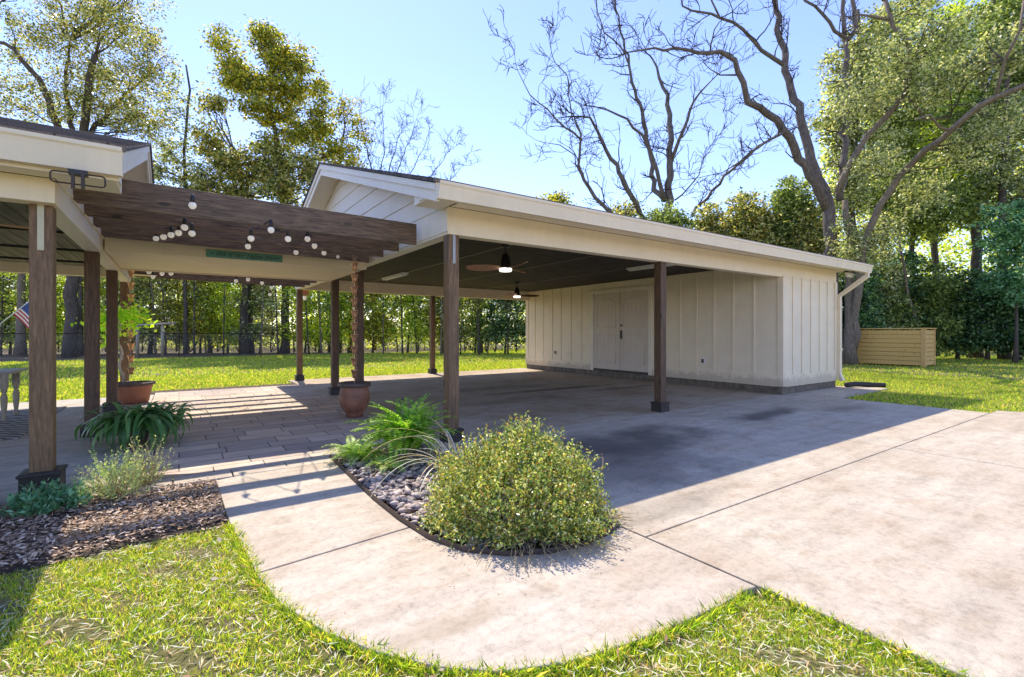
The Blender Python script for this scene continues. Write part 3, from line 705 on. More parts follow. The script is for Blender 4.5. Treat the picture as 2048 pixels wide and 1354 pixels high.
def rain_chain(label, x, y, ztop, zbot, n, mat):
    root = thing('rain_chain', label, 'rain chain', (x, y, ztop), 'copper rain chains')
    dz = (ztop - zbot) / n
    s = MB()
    for a in (0, 2.1, 4.2): s.tube([(x + .045 * math.cos(a), y + .045 * math.sin(a), ztop + .04), (x, y, ztop - .06)], .004, 5)
    s.tube([(x, y, ztop), (x, y, zbot - .1)], .005, 6); s.build('chain', mat, root)
    for i in range(n):
        z = ztop - dz * (i + .75)
        s = MB(); s.lathe([(.012, -.07), (.028, -.07), (.036, -.02), (.058, .055), (.061, .055), (.052, .045), (.030, -.03), (.014, -.06)], (x, y, z), 14)
        for a in (0, math.pi): s.tube([(x + .05 * math.cos(a), y + .05 * math.sin(a), z + .05), (x + .02 * math.cos(a), y + .02 * math.sin(a), z + .05 + dz * .45)], .003, 4)
        s.build('cup', mat, root, smooth=True)
q = onY(709, 600, cpot[1]); rain_chain('copper cup rain chain hanging above the brown clay urn', cpot[0] - .0, cpot[1], 2.46, .62, 10, M['copper'])
q = onY(262, 600, 11.2); rain_chain('copper cup rain chain hanging at the left behind the lime green vine', q.x, 11.2, 2.55, .55, 9, M['copper'])
# orange birdhouse / ornament on the rear left post
q = PT(611, 585, 13.6)
bh = thing('post_ornament', 'small orange and pink box ornament on the rear left carport post', 'ornament', tuple(q))
s = MB(); s.box(q.x - .10, q.x + .08, q.y - .06, q.y + .04, q.z - .07, q.z + .08); s.prism([(q.x - .12, q.z + .08), (q.x + .10, q.z + .08), (q.x - .01, q.z + .15)], 'y', q.y - .07, q.y + .05); s.build('box', simple('orange_paint', (.55, .22, .12), .6), bh, bevel=.004)
s = MB(); s.box(q.x - .125, q.x - .101, q.y - .062, q.y + .04, q.z - .07, q.z + .1); s.build('side_panel', simple('pink_paint', (.7, .45, .45), .6), bh)
s = MB(); s.lathe([(0.001, .035), (.045, .03), (.05, 0), (.04, -.08), (.001, -.085)], (q.x - .02, q.y, q.z - .13), 12); s.build('glass_jar', M['bulb'], bh, smooth=True)
# black hook in the fern bed
hk = G(800, 895); s = MB(); pts = [(hk[0], hk[1], -.02), (hk[0], hk[1], .50)] + [(hk[0] + .035 * (1 - math.cos(a)), hk[1], .50 + .035 * math.sin(a) * 1.3) for a in np.linspace(.2, math.pi + .5, 10)]
s.tube(pts, .006, 6); tag(s.build('garden_hook', M['black'], smooth=True), 'black metal shepherd hook standing behind the fern', 'hook')
# porch table
tb = thing('porch_table', 'weathered pale wooden table with turned legs at the left edge', 'table', (-2.3, 10.2, 0))
q0 = PT(44, 665, 11.2)
tx1, ty0 = -2.05, 9.95
s = MB(); s.box(tx1 - 1.5, tx1 + .06, ty0 - .06, ty0 + .8, .70, .735); s.build('tabletop', simple('grey_top', (.33, .31, .28), .5), tb, bevel=.006)
s = MB(); s.prism([(tx1 - 1.45, .70), (tx1, .70), (tx1, .52), (tx1 - .12, .52), (tx1 - .2, .56), (tx1 - .5, .60), (tx1 - .75, .55), (tx1 - 1.0, .60), (tx1 - 1.3, .56), (tx1 - 1.45, .52)], 'y', ty0 + .01, ty0 + .035); s.build('apron', M['oldwood'], tb)
for x in (tx1 - .05, tx1 - 1.4):
    for y in (ty0 + .04, ty0 + .68):
        s = MB(); s.box(x - .04, x + .04, y - .035, y + .045, .48, .699); s.lathe([(.03, .48), (.04, .45), (.025, .42), (.042, .34), (.035, .2), (.022, .08), (.03, .05), (.032, .02), (.0, .0)], (x, y, 0), 12); s.build('leg', M['oldwood'], tb, smooth=False)
m, t, p = newmat('woven_rug'); wv = nd(t, "ShaderNodeTexWave", wave_type='BANDS', bands_direction='DIAGONAL'); wv.inputs['Scale'].default_value = 4; wv.inputs['Distortion'].default_value = 3
t.links.new(coords(t), wv.inputs['Vector']); t.links.new(ramp(t, [(.4, (.10, .10, .10)), (.6, (.42, .40, .37))], wv.outputs['Fac']).outputs[0], p.inputs['Base Color']); p.inputs['Roughness'].default_value = .95
s = MB(); s.box(-4.6, -1.62, 8.3, 11.4, .0005, .012); tag(s.build('porch_rug', m), 'grey patterned rug on the porch floor under the pale table', 'rug')
fx = thing('ceiling_fan', 'porch ceiling fan at the left edge, only its blade tip in view', 'fan', (-1.75, 7.0, 2.64), 'ceiling fans')
s = MB(); s.lathe([(.0, -.001), (.07, -.001), (.06, -.05), (.02, -.08), (.07, -.16), (.09, -.26), (.0, -.28)], (-1.75, 7.0, 2.64)); s.build('motor', M['black'], fx, smooth=True)
for k in range(3):
    a = R(12) + k * 2.094; d = Vector((math.cos(a), math.sin(a), 0)); n = Vector((-d.y, d.x, 0)); c = Vector((-1.75, 7.0, 2.40)); s = MB()
    s.prism([((c + d * r + n * wd).x, (c + d * r + n * wd).y) for r, wd in ((.08, .03), (.3, .07), (.55, .07), (.66, .0), (.55, -.07), (.3, -.07), (.08, -.03))], 'z', 2.40, 2.408); s.build('blade', M['bladewood'], fx)
# flag
fg = thing('flag_on_pole', 'small striped red, white and blue flag on a slanted pole beyond the porch', 'flag', tuple(PT(-30, 665, 12.0)))
A = PT(-30, 672, 12.8); B = PT(26, 628, 12.8); B2 = B + (B - A) * .95
s = MB(); s.tube([A, B2], .012, 8); s.tube([A, A + Vector((0, .06, -.12))], .02, 6); s.build('pole', M['white'], fg, smooth=True)
s = MB(); dirp = (B2 - B).normalized(); fly = Vector((.50, -.1, -.62)).normalized(); nrm = dirp.cross(fly); W_, H_ = 15, 13
L0, L1 = .55, .85
for i in range(W_):
    for j in range(H_):
        def fv(a, b):
            u = a / W_; v_ = b / H_
            return B + dirp * (L0 * v_) + fly * (L1 * u) + nrm * (.05 * math.sin(u * 7 + v_ * 2) * u) 
        s.cur = 2 if (j >= 6 and i < 6) else (0 if j % 2 == 0 else 1)
        s.add([fv(i, j), fv(i + 1, j), fv(i + 1, j + 1), fv(i, j + 1)], [(0, 1, 2, 3)])
s.build('flag_cloth', [simple('flag_red', (.5, .04, .05), .7), simple('flag_white', (.8, .78, .75), .7), simple('flag_blue', (.05, .09, .3), .7)], fg)
# planter box far right
bx0, bx1, by0, by1, bzt = 23.3, 25.0, 6.0, 8.4, 1.40
pc = G(1711, 727); pd = G(1850, 733)
pb = thing('planter_box', 'new pine raised planter box of horizontal boards on the right lawn', 'planter', (24, 7.2, 0))
A = Vector((*pc, 0)); B = Vector((*pd, 0)); u = (B - A).normalized(); n = Vector((-u.y, u.x, 0)); 
if n.x < 0: n = -n
LL = (B - A).length; WW = 1.5; TH = 1.47
Mx = Matrix((( u.x, n.x, 0, A.x), (u.y, n.y, 0, A.y), (0, 0, 1, -.03), (0, 0, 0, 1)))
def bbox(s, *a): s.box(*a, M=Mx)
s = MB()
for k in range(8):
    z0 = .06 + k * (TH - .1) / 8; z1 = z0 + (TH - .1) / 8 - .012
    bbox(s, .0, LL, .0, .03, z0, z1); bbox(s, .0, LL, WW - .03, WW, z0, z1); bbox(s, LL - .03, LL, .032, WW - .032, z0, z1); bbox(s, 0, .03, .032, WW - .032, z0, z1)
s.build('board_panel', M['pine'], pb, bevel=.004)
for (a_, b_) in ((-.015, -.02), (LL - .12, -.02), (-.015, WW + .0), (LL - .12, WW)):
    s = MB(); bbox(s, a_, a_ + .135, b_, b_ + .02, 0, TH); s.build('corner_post', M['pineV'], pb, bevel=.004)
s = MB(); bbox(s, LL + .001, LL + .02, .0, .12, 0, TH); bbox(s, LL + .001, LL + .02, WW - .12, WW, 0, TH); s.build('corner_post', M['pineV'], pb, bevel=.004)
s = MB(); bbox(s, -.05, LL + .05, -.05, .09, TH, TH + .04); bbox(s, -.05, LL + .05, WW - .09, WW + .05, TH, TH + .04); bbox(s, -.05, .09, .092, WW - .092, TH, TH + .04); bbox(s, LL - .09, LL + .05, .092, WW - .092, TH, TH + .04)
s.build('top_rail', M['pine'], pb, bevel=.004)
s = MB(); bbox(s, .04, LL - .04, .04, WW - .04, .9, 1.0); s.build('soil', M['soil'], pb)
# wooden trellis frame by the back trees
a = G(275, 714); b = G(325, 714)
tr = thing('garden_arch', 'weathered wooden post and rail frame in front of the back trees', 'frame', (*a, 0))
A = Vector((*G(275, 714), -.03)); B = Vector((*G(325, 714), -.03)); zt = 1.3 + (665 - 650) / F * 25.7
for q in (A, B):
    s = MB(); s.tube([q, q + Vector((0, 0, zt))], .075, 8); s.build('post', M['oldwood'], tr, smooth=True)
s = MB(); e = (B - A) * .5; s.tube([A - e * .6 + Vector((0, 0, zt)), B + e + Vector((0, 0, zt + .12))], .06, 8); s.build('rail', M['oldwood'], tr, smooth=True)
# chain link fence across the back
m, t, p = newmat('chain_link'); v = coords(t)
w1_ = nd(t, "ShaderNodeTexWave", wave_type='BANDS', bands_direction='DIAGONAL'); w1_.inputs['Scale'].default_value = 5; t.links.new(v, w1_.inputs['Vector'])
w2_ = nd(t, "ShaderNodeTexWave", wave_type='BANDS', bands_direction='DIAGONAL'); w2_.inputs['Scale'].default_value = 5; t.links.new(coords(t, (-1, 1, 1)), w2_.inputs['Vector'])
mxm = nd(t, "ShaderNodeMath", operation='MAXIMUM'); t.links.new(w1_.outputs['Fac'], mxm.inputs[0]); t.links.new(w2_.outputs['Fac'], mxm.inputs[1])
al = ramp(t, [(.965, 0.0), (.985, .8)], mxm.outputs[0]); t.links.new(al.outputs[0], p.inputs['Alpha']); p.inputs['Base Color'].default_value = (.12, .12, .11, 1); p.inputs['Roughness'].default_value = .5
FY = 33.2
fn = thing('chain_link_fence', 'low chain link fence with rails running behind the back lawn', 'fence', (8, FY, 0))
for x in np.arange(-12, 24, 3.0):
    s = MB(); s.tube([(x, FY, -.05), (x, FY, 1.28)], .03, 8); s.build('post', M['bronze'], fn)
s = MB(); s.tube([(-12, FY, 1.25), (21, FY, 1.25)], .022, 6); s.build('top_rail', M['bronze'], fn)
s = MB(); s.box(-12, 21, FY + .03, FY + .034, 0, 1.24); s.build('mesh_panel', m, fn)
# distant brick house glimpsed through the trees, left
hb = thing('brick_house', 'orange brick house glimpsed through the trees far behind the fence', 'house', tuple(PT(440, 690, 55)))
q = PT(440, 690, 55); s = MB(); s.box(q.x - 4, q.x + 4, q.y, q.y + 6, 0, 2.6); 
m, t, p = newmat('brick_wall'); br = nd(t, "ShaderNodeTexBrick"); t.links.new(coords(t, (1, 1, 1), (R(90), 0, 0)), br.inputs['Vector']); br.inputs['Scale'].default_value = 4; br.inputs['Color1'].default_value = (.45, .2, .11, 1); br.inputs['Color2'].default_value = (.35, .14, .08, 1); br.inputs['Mortar'].default_value = (.4, .35, .3, 1); t.links.new(br.outputs[0], p.inputs[0])
s.build('wall', m, hb)
s = MB(); s.prism([(q.y - .6, 2.6), (q.y + 6.6, 2.6), (q.y + 3, 4.4)], 'x', q.x - 4.5, q.x + 4.5); s.build('roof', M['shingle'], hb)

# ------------------------------------------------------------------ plants near the camera
def tips_mesh(mb_name, mat, parent, P, size, asp, D=None, up=.3): return quads(mb_name, leaf_quads(P, size, asp, up, D), mat, parent)
L_ = {}
L_['shrub'] = leafmat('shrub_leaves', [(.22, .27, .06), (.10, .15, .035), (.36, .38, .11), (.04, .07, .02), (.36, .30, .07), (.18, .24, .09), (.46, .47, .30), (.05, .09, .03), (.14, .20, .05), (.26, .16, .05)], .35, .28)
L_['fern'] = leafmat('fern_fronds', [(.12, .24, .03), (.20, .34, .05), (.07, .15, .02), (.28, .38, .07)], .5)
L_['fernlow'] = leafmat('low_fern', [(.26, .36, .10), (.17, .27, .06), (.34, .40, .16)], .4)
L_['strap'] = leafmat('strap_leaves', [(.05, .12, .035), (.08, .17, .05), (.12, .22, .08), (.04, .09, .03)], .3, .35)
L_['rose'] = leafmat('rosemary_leaves', [(.34, .42, .18), (.22, .30, .12), (.44, .48, .24), (.14, .22, .08)], .35)
L_['teal'] = leafmat('bluish_leaves', [(.08, .18, .10), (.13, .26, .15), (.05, .12, .06)], .3)
L_['lime'] = leafmat('lime_leaves', [(.25, .42, .04), (.35, .52, .07), (.16, .30, .03)], .55)
L_['dryblade'] = leafmat('dry_grass', [(.52, .42, .27), (.62, .54, .38), (.40, .28, .16)], .3)
L_['grass'] = leafmat('grass_blades', [(.15, .25, .025), (.25, .33, .035), (.08, .15, .02), (.36, .38, .05), (.18, .27, .025), (.42, .32, .12), (.30, .34, .05), (.11, .18, .02), (.38, .40, .08)], .45, .5)
L_['chips'] = leafmat('bark_chips', [(.46, .31, .20), (.24, .16, .10), (.64, .48, .34), (.34, .23, .16), (.72, .58, .45), (.13, .085, .06), (.52, .33, .20)], .0, .85)
L_['dead'] = leafmat('fallen_leaves', [(.42, .25, .13), (.55, .42, .30), (.32, .18, .09), (.50, .38, .26)], .0, .7)

# big rounded shrub
C = np.array([1.97, 2.80, 0.0]); RAD = np.array([.55, .58, .55])
sh = thing('rounded_shrub', 'big rounded yellow green shrub sprawling over the bed edge', 'shrub', tuple(C))
n = 4300
dv = unit(rng.normal(size=(n, 3))); dv[:, 2] = np.abs(dv[:, 2]) * 1.0 - .12
lump = 1 + .13 * np.sin(dv[:, 0] * 5 + 1) * np.cos(dv[:, 1] * 6) + .10 * np.sin(dv[:, 2] * 9 + dv[:, 0] * 4) + .07 * np.sin(dv[:, 0] * 17 + dv[:, 1] * 13 + 2) * np.cos(dv[:, 2] * 14)
rad = lump * rng.uniform(.55, 1.0, n) ** .6
keep = (np.sin(dv[:, 0] * 11 + 1) * np.sin(dv[:, 1] * 12 + 2) * np.sin(dv[:, 2] * 13) + rng.normal(size=n) * .22) < .38; dv = dv[keep]; rad = rad[keep]; n = len(dv)
TP = C + dv * RAD * rad[:, None]; TP[:, 2] = np.maximum(TP[:, 2], .03) + .02
# sprigs: leaves along a short stem pointing outward/up
k = 12; dirs = unit(dv * np.array([1, 1, 1.0]) + rng.normal(size=(n, 3)) * .45 + np.array([0, 0, .35]))
LL_ = rng.uniform(.05, .16, n)
tt = np.linspace(0, 1, k)[None, :, None]
LP = TP[:, None, :] + dirs[:, None, :] * LL_[:, None, None] * tt + rng.normal(size=(n, k, 3)) * .010
LD = dirs[:, None, :] * .6 + unit(rng.normal(size=(n, k, 3)))
sp_d = unit(rng.normal(size=(420, 3)) * np.array([1, 1, .8])); sp_d[:, 2] = np.abs(sp_d[:, 2]) + .12; sp_d = unit(sp_d); sp_p = C + sp_d * RAD * .98
sp_D = unit(sp_d * .6 + rng.normal(size=(420, 3)) * .25 + np.array([0, 0, .8])); sp_L = rng.uniform(.05, .19, 420); kk = 20
SP = sp_p[:, None] + sp_D[:, None] * sp_L[:, None, None] * np.linspace(0, 1, kk)[None, :, None]; SD = sp_D[:, None] * .5 + unit(rng.normal(size=(420, kk, 3))); SP = SP + SD * .006
LP = np.concatenate([LP.reshape(-1, 3), SP.reshape(-1, 3)]); LD = np.concatenate([LD.reshape(-1, 3), SD.reshape(-1, 3)])
quads('foliage', leaf_quads(LP, .023, .5, .2, LD), L_['shrub'], sh)
s = MB(); stemm = simple('tan_stem', (.42, .32, .17), .8, var=.3, nscale=30)
for i in range(150):
    d = unit(rng.normal(size=3)); d[2] = abs(d[2]) * .8; p0 = Vector(C + d * RAD * .5); p1 = Vector(C + d * RAD * rng.uniform(.95, 1.1)); p1.z = max(.04, p1.z + .03)
    mid = (p0 + p1) / 2 + Vector(rng.normal(size=3) * .05); s.tube([p0, mid, p1, p1 + Vector(rng.normal(size=3) * .04)], [.004, .003, .002, .0012], 4)
for i in range(14):     # trunks
    a = rng.uniform(0, 6.3); s.tube([C + np.array([.05 * math.cos(a), .05 * math.sin(a), -.02]), C + np.array([.18 * math.cos(a), .18 * math.sin(a), .2]), C + np.array([.35 * math.cos(a), .35 * math.sin(a), .4])], [.012, .009, .005], 5)
for i in range(60):     # dry runners on the concrete in front
    a = rng.uniform(-2.75, -.6); r0 = .5; L = rng.uniform(.08, .34); x0, y0 = C[0] + r0 * math.cos(a) * 1.05, C[1] + r0 * math.sin(a) * 1.1
    pts = [(x0 + L * u * math.cos(a) + rng.normal() * .012, y0 + L * u * math.sin(a) + rng.normal() * .012, .012 + .05 * (1 - u) * rng.uniform(.2, 1)) for u in (0, .33, .66, 1)]
    s.tube(pts, [.003, .0026, .002, .0012], 4)
wnd = [Vector(p) for p in [(2.30, 2.75, .22), (2.45, 2.66, .24), (2.62, 2.60, .29), (2.68, 2.66, .34), (2.62, 2.75, .33)]]
s.tube(wnd, [.004, .004, .003, .003, .002], 5)
s.build('stems', stemm, sh, smooth=True)
# dried arching grass clump behind the shrub
def blades(name, mat, parent, base, n, L, w, arch, rise, seg=8, rg=rng, angs=None, spread=.05):
    out = []
    for i in range(n):
        a = rg.uniform(0, 6.283) if angs is None else angs[i % len(angs)] + rg.normal() * .25
        l = L * rg.uniform(.6, 1.1); h = Vector((math.cos(a), math.sin(a), 0)); sd = Vector((-h.y, h.x, 0)); b = Vector(base) + Vector((rg.normal() * spread, rg.normal() * spread, 0))
        el0 = rg.uniform(.9, 1.45) * rise; pts = []; p = b.copy(); e = el0; ac = arch * rg.uniform(.7, 1.3)
        for k in range(seg + 1):
            pts.append(p.copy()); p = p + (h * math.cos(e) + Vector((0, 0, math.sin(e)))) * (l / seg); e -= ac / seg
            if p.z < .015: p.z = .015
        for k in range(seg):
            w0 = w * (math.sin(math.pi * min(1, .18 + .82 * k / seg)) * .8 + .2) * (1 if k < seg - 1 else .8); w1 = w * (math.sin(math.pi * min(1, .18 + .82 * (k + 1) / seg)) * .8 + .05)
            out += [pts[k] - sd * w0 / 2, pts[k] + sd * w0 / 2, pts[k + 1] + sd * w1 / 2, pts[k + 1] - sd * w1 / 2]
    # welded strips so that each blade is one island
    me = bpy.data.meshes.new(name); V = []; Fc = []; per = seg
    for i in range(n):
        st = i * seg * 4; base_i = len(V)
        for k in range(seg): V += [out[st + k * 4], out[st + k * 4 + 1]]
        V += [out[st + (seg - 1) * 4 + 3], out[st + (seg - 1) * 4 + 2]]
        for k in range(seg): Fc.append((base_i + 2 * k, base_i + 2 * k + 1, base_i + 2 * k + 3, base_i + 2 * k + 2))
    me.from_pydata([tuple(v) for v in V], [], Fc); me.materials.append(mat); me.polygons.foreach_set('use_smooth', [True] * len(Fc)); me.update()
    o = bpy.data.objects.new(name, me); COL.objects.link(o)
    if parent is not None: o.parent = parent; o.matrix_parent_inverse = Matrix.Translation(-wloc(parent))
    return o
c = (*G(1000, 925), 0); c = (2.02, 3.80, 0.0)
o = blades('dried_grass', L_['dryblade'], None, c, 70, 1.15, .010, 2.7, .98, 14); tag(o, 'clump of thin pale dried arching grass behind the rounded shrub', 'plant')
# ferns
def fern(name, label, base, n, L, mat, wid=.10, rise=1.0, npin=26, arch=1.9):
    root = thing(name, label, 'fern', base); V = []; s = MB()
    for i in range(n):
        a = rng.uniform(0, 6.283); l = L * rng.uniform(.6, 1.1); h = np.array([math.cos(a), math.sin(a), 0]); e = rng.uniform(.95, 1.6) * rise; ac = arch * rng.uniform(.7, 1.2)
        p = np.array(base) + np.array([rng.normal() * .04, rng.normal() * .04, 0]); pts = [p]; ds = []
        for k in range(npin):
            d = h * math.cos(e) + np.array([0, 0, math.sin(e)]); ds.append(d); p = p + d * l / npin; p[2] = max(p[2], .02); pts.append(p); e -= ac / npin
        sd = np.array([-h[1], h[0], 0]); tw = rng.normal() * .5
        s.tube(pts[::4] + [pts[-1]], .002, 3)
        for k in range(2, npin):
            u = k / npin; wl = wid * (math.sin(math.pi * min(1, u * .75 + .22)) ** .8) * (1 - .25 * u) + .01
            up_ = np.cross(sd, ds[k])
            for sg_ in (-1, 1):
                dd = unit(sd * sg_ * math.cos(tw * .3) + ds[k] * .35 - up_ * .15 + rng.normal(size=3) * .08); q0 = pts[k]; q1 = q0 + dd * wl; wv_ = ds[k] * (l / npin) * .46
                V += [q0 - wv_ * .5, q0 * .45 + q1 * .55 - wv_, q1, q0 * .45 + q1 * .55 + wv_]
    quads('fronds', np.array(V), mat, root); s.build('frond_stems', simple('fern_stem', (.2, .22, .06), .7), root)
    return root
bf = (1.94, 4.70, 0.08)
fern('sword_fern', 'tall bright green sword fern beside the front carport post', bf, 125, .67, L_['fern'], .105, 1.08, 24, 1.7)
fern('small_fern', 'low pale green fern clump in front of the taller fern', (1.50, 4.88, 0), 60, .40, L_['fernlow'], .06, .85, 16, 1.8)
fern('small_fern', 'second low pale fern clump at the foot of the tall fern by the river rocks', (1.62, 4.40, 0), 30, .28, L_['fernlow'], .05, .85, 16, 1.8)
# strap leaved plant
c = (-.40, 6.95, .0)
st = thing('strap_leaf_plant', 'sprawling dark green plant with drooping strap leaves between the posts', 'plant', c)
blades('leaves', L_['strap'], st, (c[0], c[1], .20), 170, .72, .052, 3.0, 1.0, 11, spread=.10)
blades('inner_leaves', L_['strap'], st, (c[0] + .15, c[1] + .05, .20), 70, .60, .050, 2.6, 1.05, 9, spread=.12)
s = MB(); s.lathe([(.0, .0), (.09, .0), (.12, .18), (.11, .20), (.0, .18)], c, 20); s.build('pot', M['terrad'], st, smooth=True)
# lime vine on a support in the terracotta pot
vn = thing('lime_vine', 'bright lime green leafy vine on a pale twisted trunk in the left pot', 'plant', tuple(c2))
q = onY(236, 640, 10.9)
P = np.array([q.x, 10.9, q.z]) + rng.normal(size=(520, 3)) * np.array([.20, .18, .13]); P = np.concatenate([P, np.array([q.x - .12, 10.8, q.z - .33]) + rng.normal(size=(60, 3)) * np.array([.07, .05, .10]), np.array([q.x + .22, 10.9, q.z + .08]) + rng.normal(size=(120, 3)) * np.array([.12, .1, .10])])
quads('foliage', leaf_quads(P, .075, .8, .4), L_['lime'], vn)
s = MB(); b0 = Vector((c2[0] - .15, c2[1], .35)); s.tube([b0 + Vector((.03 * math.sin(i * 1.3), .03 * math.cos(i * 1.3), 0)) + (Vector((q.x, 10.9, q.z)) - b0) * (i / 12) for i in range(13)], .022, 7); s.build('stem', simple('pale_stem', (.5, .45, .38), .7, var=.3, nscale=20), vn, smooth=True)
# rosemary-like bush by the porch post, and the darker low plants
def sprigbush(name, label, base, R_, H_, n, mat, lsize, asp=.2, L=.16, k=14, cat='bush', upw=1.2):
    root = thing(name, label, cat, base); base = np.array(base)
    dv = unit(rng.normal(size=(n, 3))); dv[:, 2] = np.abs(dv[:, 2])
    P0 = base + dv * np.array([R_, R_, H_]) * (rng.uniform(.15, 1, n) ** .6)[:, None]
    D = unit(dv + rng.normal(size=(n, 3)) * .4 + np.array([0, 0, upw])); l = L * rng.uniform(.5, 1.2, n)
    tt = np.linspace(0, 1, k)[None, :, None]; LP = P0[:, None] + D[:, None] * l[:, None, None] * tt
    LD = D[:, None] * .7 + unit(rng.normal(size=(n, k, 3))); LP = LP + LD * lsize * .4; LP[:, :, 2] = np.maximum(LP[:, :, 2], .01)
    quads('foliage', leaf_quads(LP.reshape(-1, 3), lsize, asp, .2, LD.reshape(-1, 3)), mat, root)
    s = MB()
    for i in range(0, n, max(1, n // 60)): s.tube([base + np.array([0, 0, -.02]), (base + P0[i]) / 2 + rng.normal(size=3) * .02, P0[i] + D[i] * l[i] * .9], [.005, .004, .002], 4)
    s.build('stems', stemm, root)
    return root
sprigbush('rosemary_bush', 'feathery pale green bush in the mulch right of the nearest porch post', (-.42, 4.98, 0), .22, .27, 230, L_['rose'], .024, .28, .15)
sprigbush('rosemary_bush', 'taller thin feathery sprigs behind the pale green bush', (-.22, 5.15, 0), .12, .30, 50, L_['rose'], .022, .28, .2)
sprigbush('low_shrub', 'low bluish green leafy shrub at the foot of the nearest porch post', (-.80, 4.86, 0), .22, .10, 120, L_['teal'], .045, .4, .10)
sprigbush('low_shrub', 'bluish leafy shrub cut off by the left edge of the view', (-1.52, 5.0, 0), .32, .36, 200, L_['teal'], .05, .45, .15)

# ------------------------------------------------------------------ mulch, rocks, grass, litter (stuff)
def scatter(poly, n, rg=rng):
    P = np.array(poly); lo, hi = P.min(0), P.max(0); out = np.zeros((0, 2))
    while len(out) < n:
        q = rg.uniform(lo, hi, (n * 2, 2)); out = np.concatenate([out, q[inpoly(q, poly)]])
    return out[:n]
mp = scatter([(.27, 5.02), (.265, 3.86), (-.02, 3.90), (-.5, 3.8), (-.81, 3.78), (-1.9, 3.7), (-1.9, 5.2), (-.9, 5.2), (-.4, 5.01)], 15000)
mp2 = mp + 0; mp2[:1500, 1] -= rng.uniform(0, .25, 1500)
n = len(mp2); P = np.concatenate([mp2, rng.uniform(-.018, .03, (n, 1))], 1); D = rng.normal(size=(n, 3)) * np.array([1.3, 1, .28])
a_ = rng.uniform(.014, .050, n); q = leaf_quads(P, a_, .36, 1.2, D)
tag(quads('bark_mulch', q, L_['chips']), 'bed of brown bark mulch chips left of the walkway', 'mulch', kind='stuff')
# river rocks
bm = bmesh.new(); bmesh.ops.create_icosphere(bm, subdivisions=2, radius=1); bv = np.array([v.co[:] for v in bm.verts]); bf_ = np.array([[v.index for v in f.verts] for f in bm.faces]); bm.free()
rp = scatter([(1.34, 5.2), (1.30, 4.4), (1.28, 3.7), (1.30, 3.2), (1.35, 2.85), (1.5, 2.5), (1.9, 2.28), (2.3, 2.3), (2.42, 2.6), (2.42, 5.0)], 2300)
VV = []; FF = []
for i, (x, y) in enumerate(rp):
    sz = rng.uniform(.013, .036); a = rng.uniform(0, 3.14); sx, sy, sz3 = sz * rng.uniform(1, 1.5), sz * rng.uniform(.7, 1), sz * rng.uniform(.4, .6)
    v = bv * (1 + .20 * np.sin(bv[:, [0]] * 3 + i) + .14 * np.cos(bv[:, [1]] * 4 + i * 2)) * np.array([sx, sy, sz3]); tl = rng.normal() * .3
    ca, sa = math.cos(a), math.sin(a); ct, st_ = math.cos(tl), math.sin(tl)
    v = np.stack([v[:, 0] * ct - v[:, 2] * st_, v[:, 1], v[:, 0] * st_ + v[:, 2] * ct], 1)
    v = np.stack([v[:, 0] * ca - v[:, 1] * sa, v[:, 0] * sa + v[:, 1] * ca, v[:, 2]], 1) + np.array([x, y, rng.uniform(-.01, .03)])
    FF.append(bf_ + len(VV) * len(bv)); VV.append(v)
me = bpy.data.meshes.new('river_rocks'); me.from_pydata(np.concatenate(VV).tolist(), [], np.concatenate(FF).tolist()); me.polygons.foreach_set('use_smooth', [True] * len(me.polygons))
rk = leafmat('river_rock', [(.30, .25, .225), (.46, .38, .33), (.15, .14, .15), (.60, .48, .41), (.38, .29, .25), (.22, .19, .19)], 0, .55); me.materials.append(rk); me.update()
o = bpy.data.objects.new('river_rocks', me); COL.objects.link(o); tag(o, 'rounded grey and brown river rocks filling the bed', 'rocks', kind='stuff')
# grass blades
def grassblades(P, hmin, hmax, w, lean=.5):
    n = len(P); h = rng.uniform(hmin, hmax, n) ; a = rng.uniform(0, 6.283, n); wd = w * rng.uniform(.6, 1.4, n)
    dx, dy = np.cos(a), np.sin(a); b = rng.uniform(0, 6.283, n); ln = h * rng.uniform(.1, lean * 2, n)
    base = np.stack([P[:, 0], P[:, 1], np.full(n, -.036)], 1); sd = np.stack([dx, dy, 0 * dx], 1) * wd[:, None] / 2
    ld = np.stack([np.cos(b) * ln, np.sin(b) * ln, 0 * b], 1); up = np.stack([0 * h, 0 * h, h], 1)
    m1 = base + up * .6 + ld * .4; tp = base + up + ld
    return np.stack([base - sd, base + sd, m1 + sd * .7, tp, m1 - sd * .7], 1).reshape(-1, 3)
def clumped(poly, n, thr=.0, sc_=2.2):
    q = scatter(poly, n); f = np.sin(q[:, 0] * sc_ * 2.1 + 1.3) * np.cos(q[:, 1] * sc_ * 1.7 + .4) + .6 * np.sin(q[:, 0] * sc_ * 5.3 + q[:, 1] * sc_ * 4.1) + rng.normal(size=n) * .45
    return q[f > thr]
LA = [(.30, 3.84)] + [(x - .015, y) for x, y in walkL if 3.8 > y and x < 1.05]
lastx = LA[-1][0]
nearL = LA + [(1.0, .9), (-2.5, .9), (-2.5, 3.72), (-.81, 3.74), (-.28, 3.8)]
nearR = [(x + .0, y - .02) for x, y in walkL if x > 1.0] + [(2.44, 1.30), (2.46, .3), (2.44, -1), (1.0, -1)]
farR = [(10.95, 4.2), (10.8, 2.1), (11.4, 2.0), (14.2, -6), (30, -6), (42, 12), (34, 22), (14, 22), (13.3, 14), (13.05, 5.15), (13.7, 5.1), (13.6, 4.28)]
back = [(-14, 12.7), (-.6, 12.7), (-.6, 13.5), (2.4, 13.5), (2.4, 14.35), (13.3, 14.35), (14, 22), (30, 22), (30, 31), (-20, 31)]
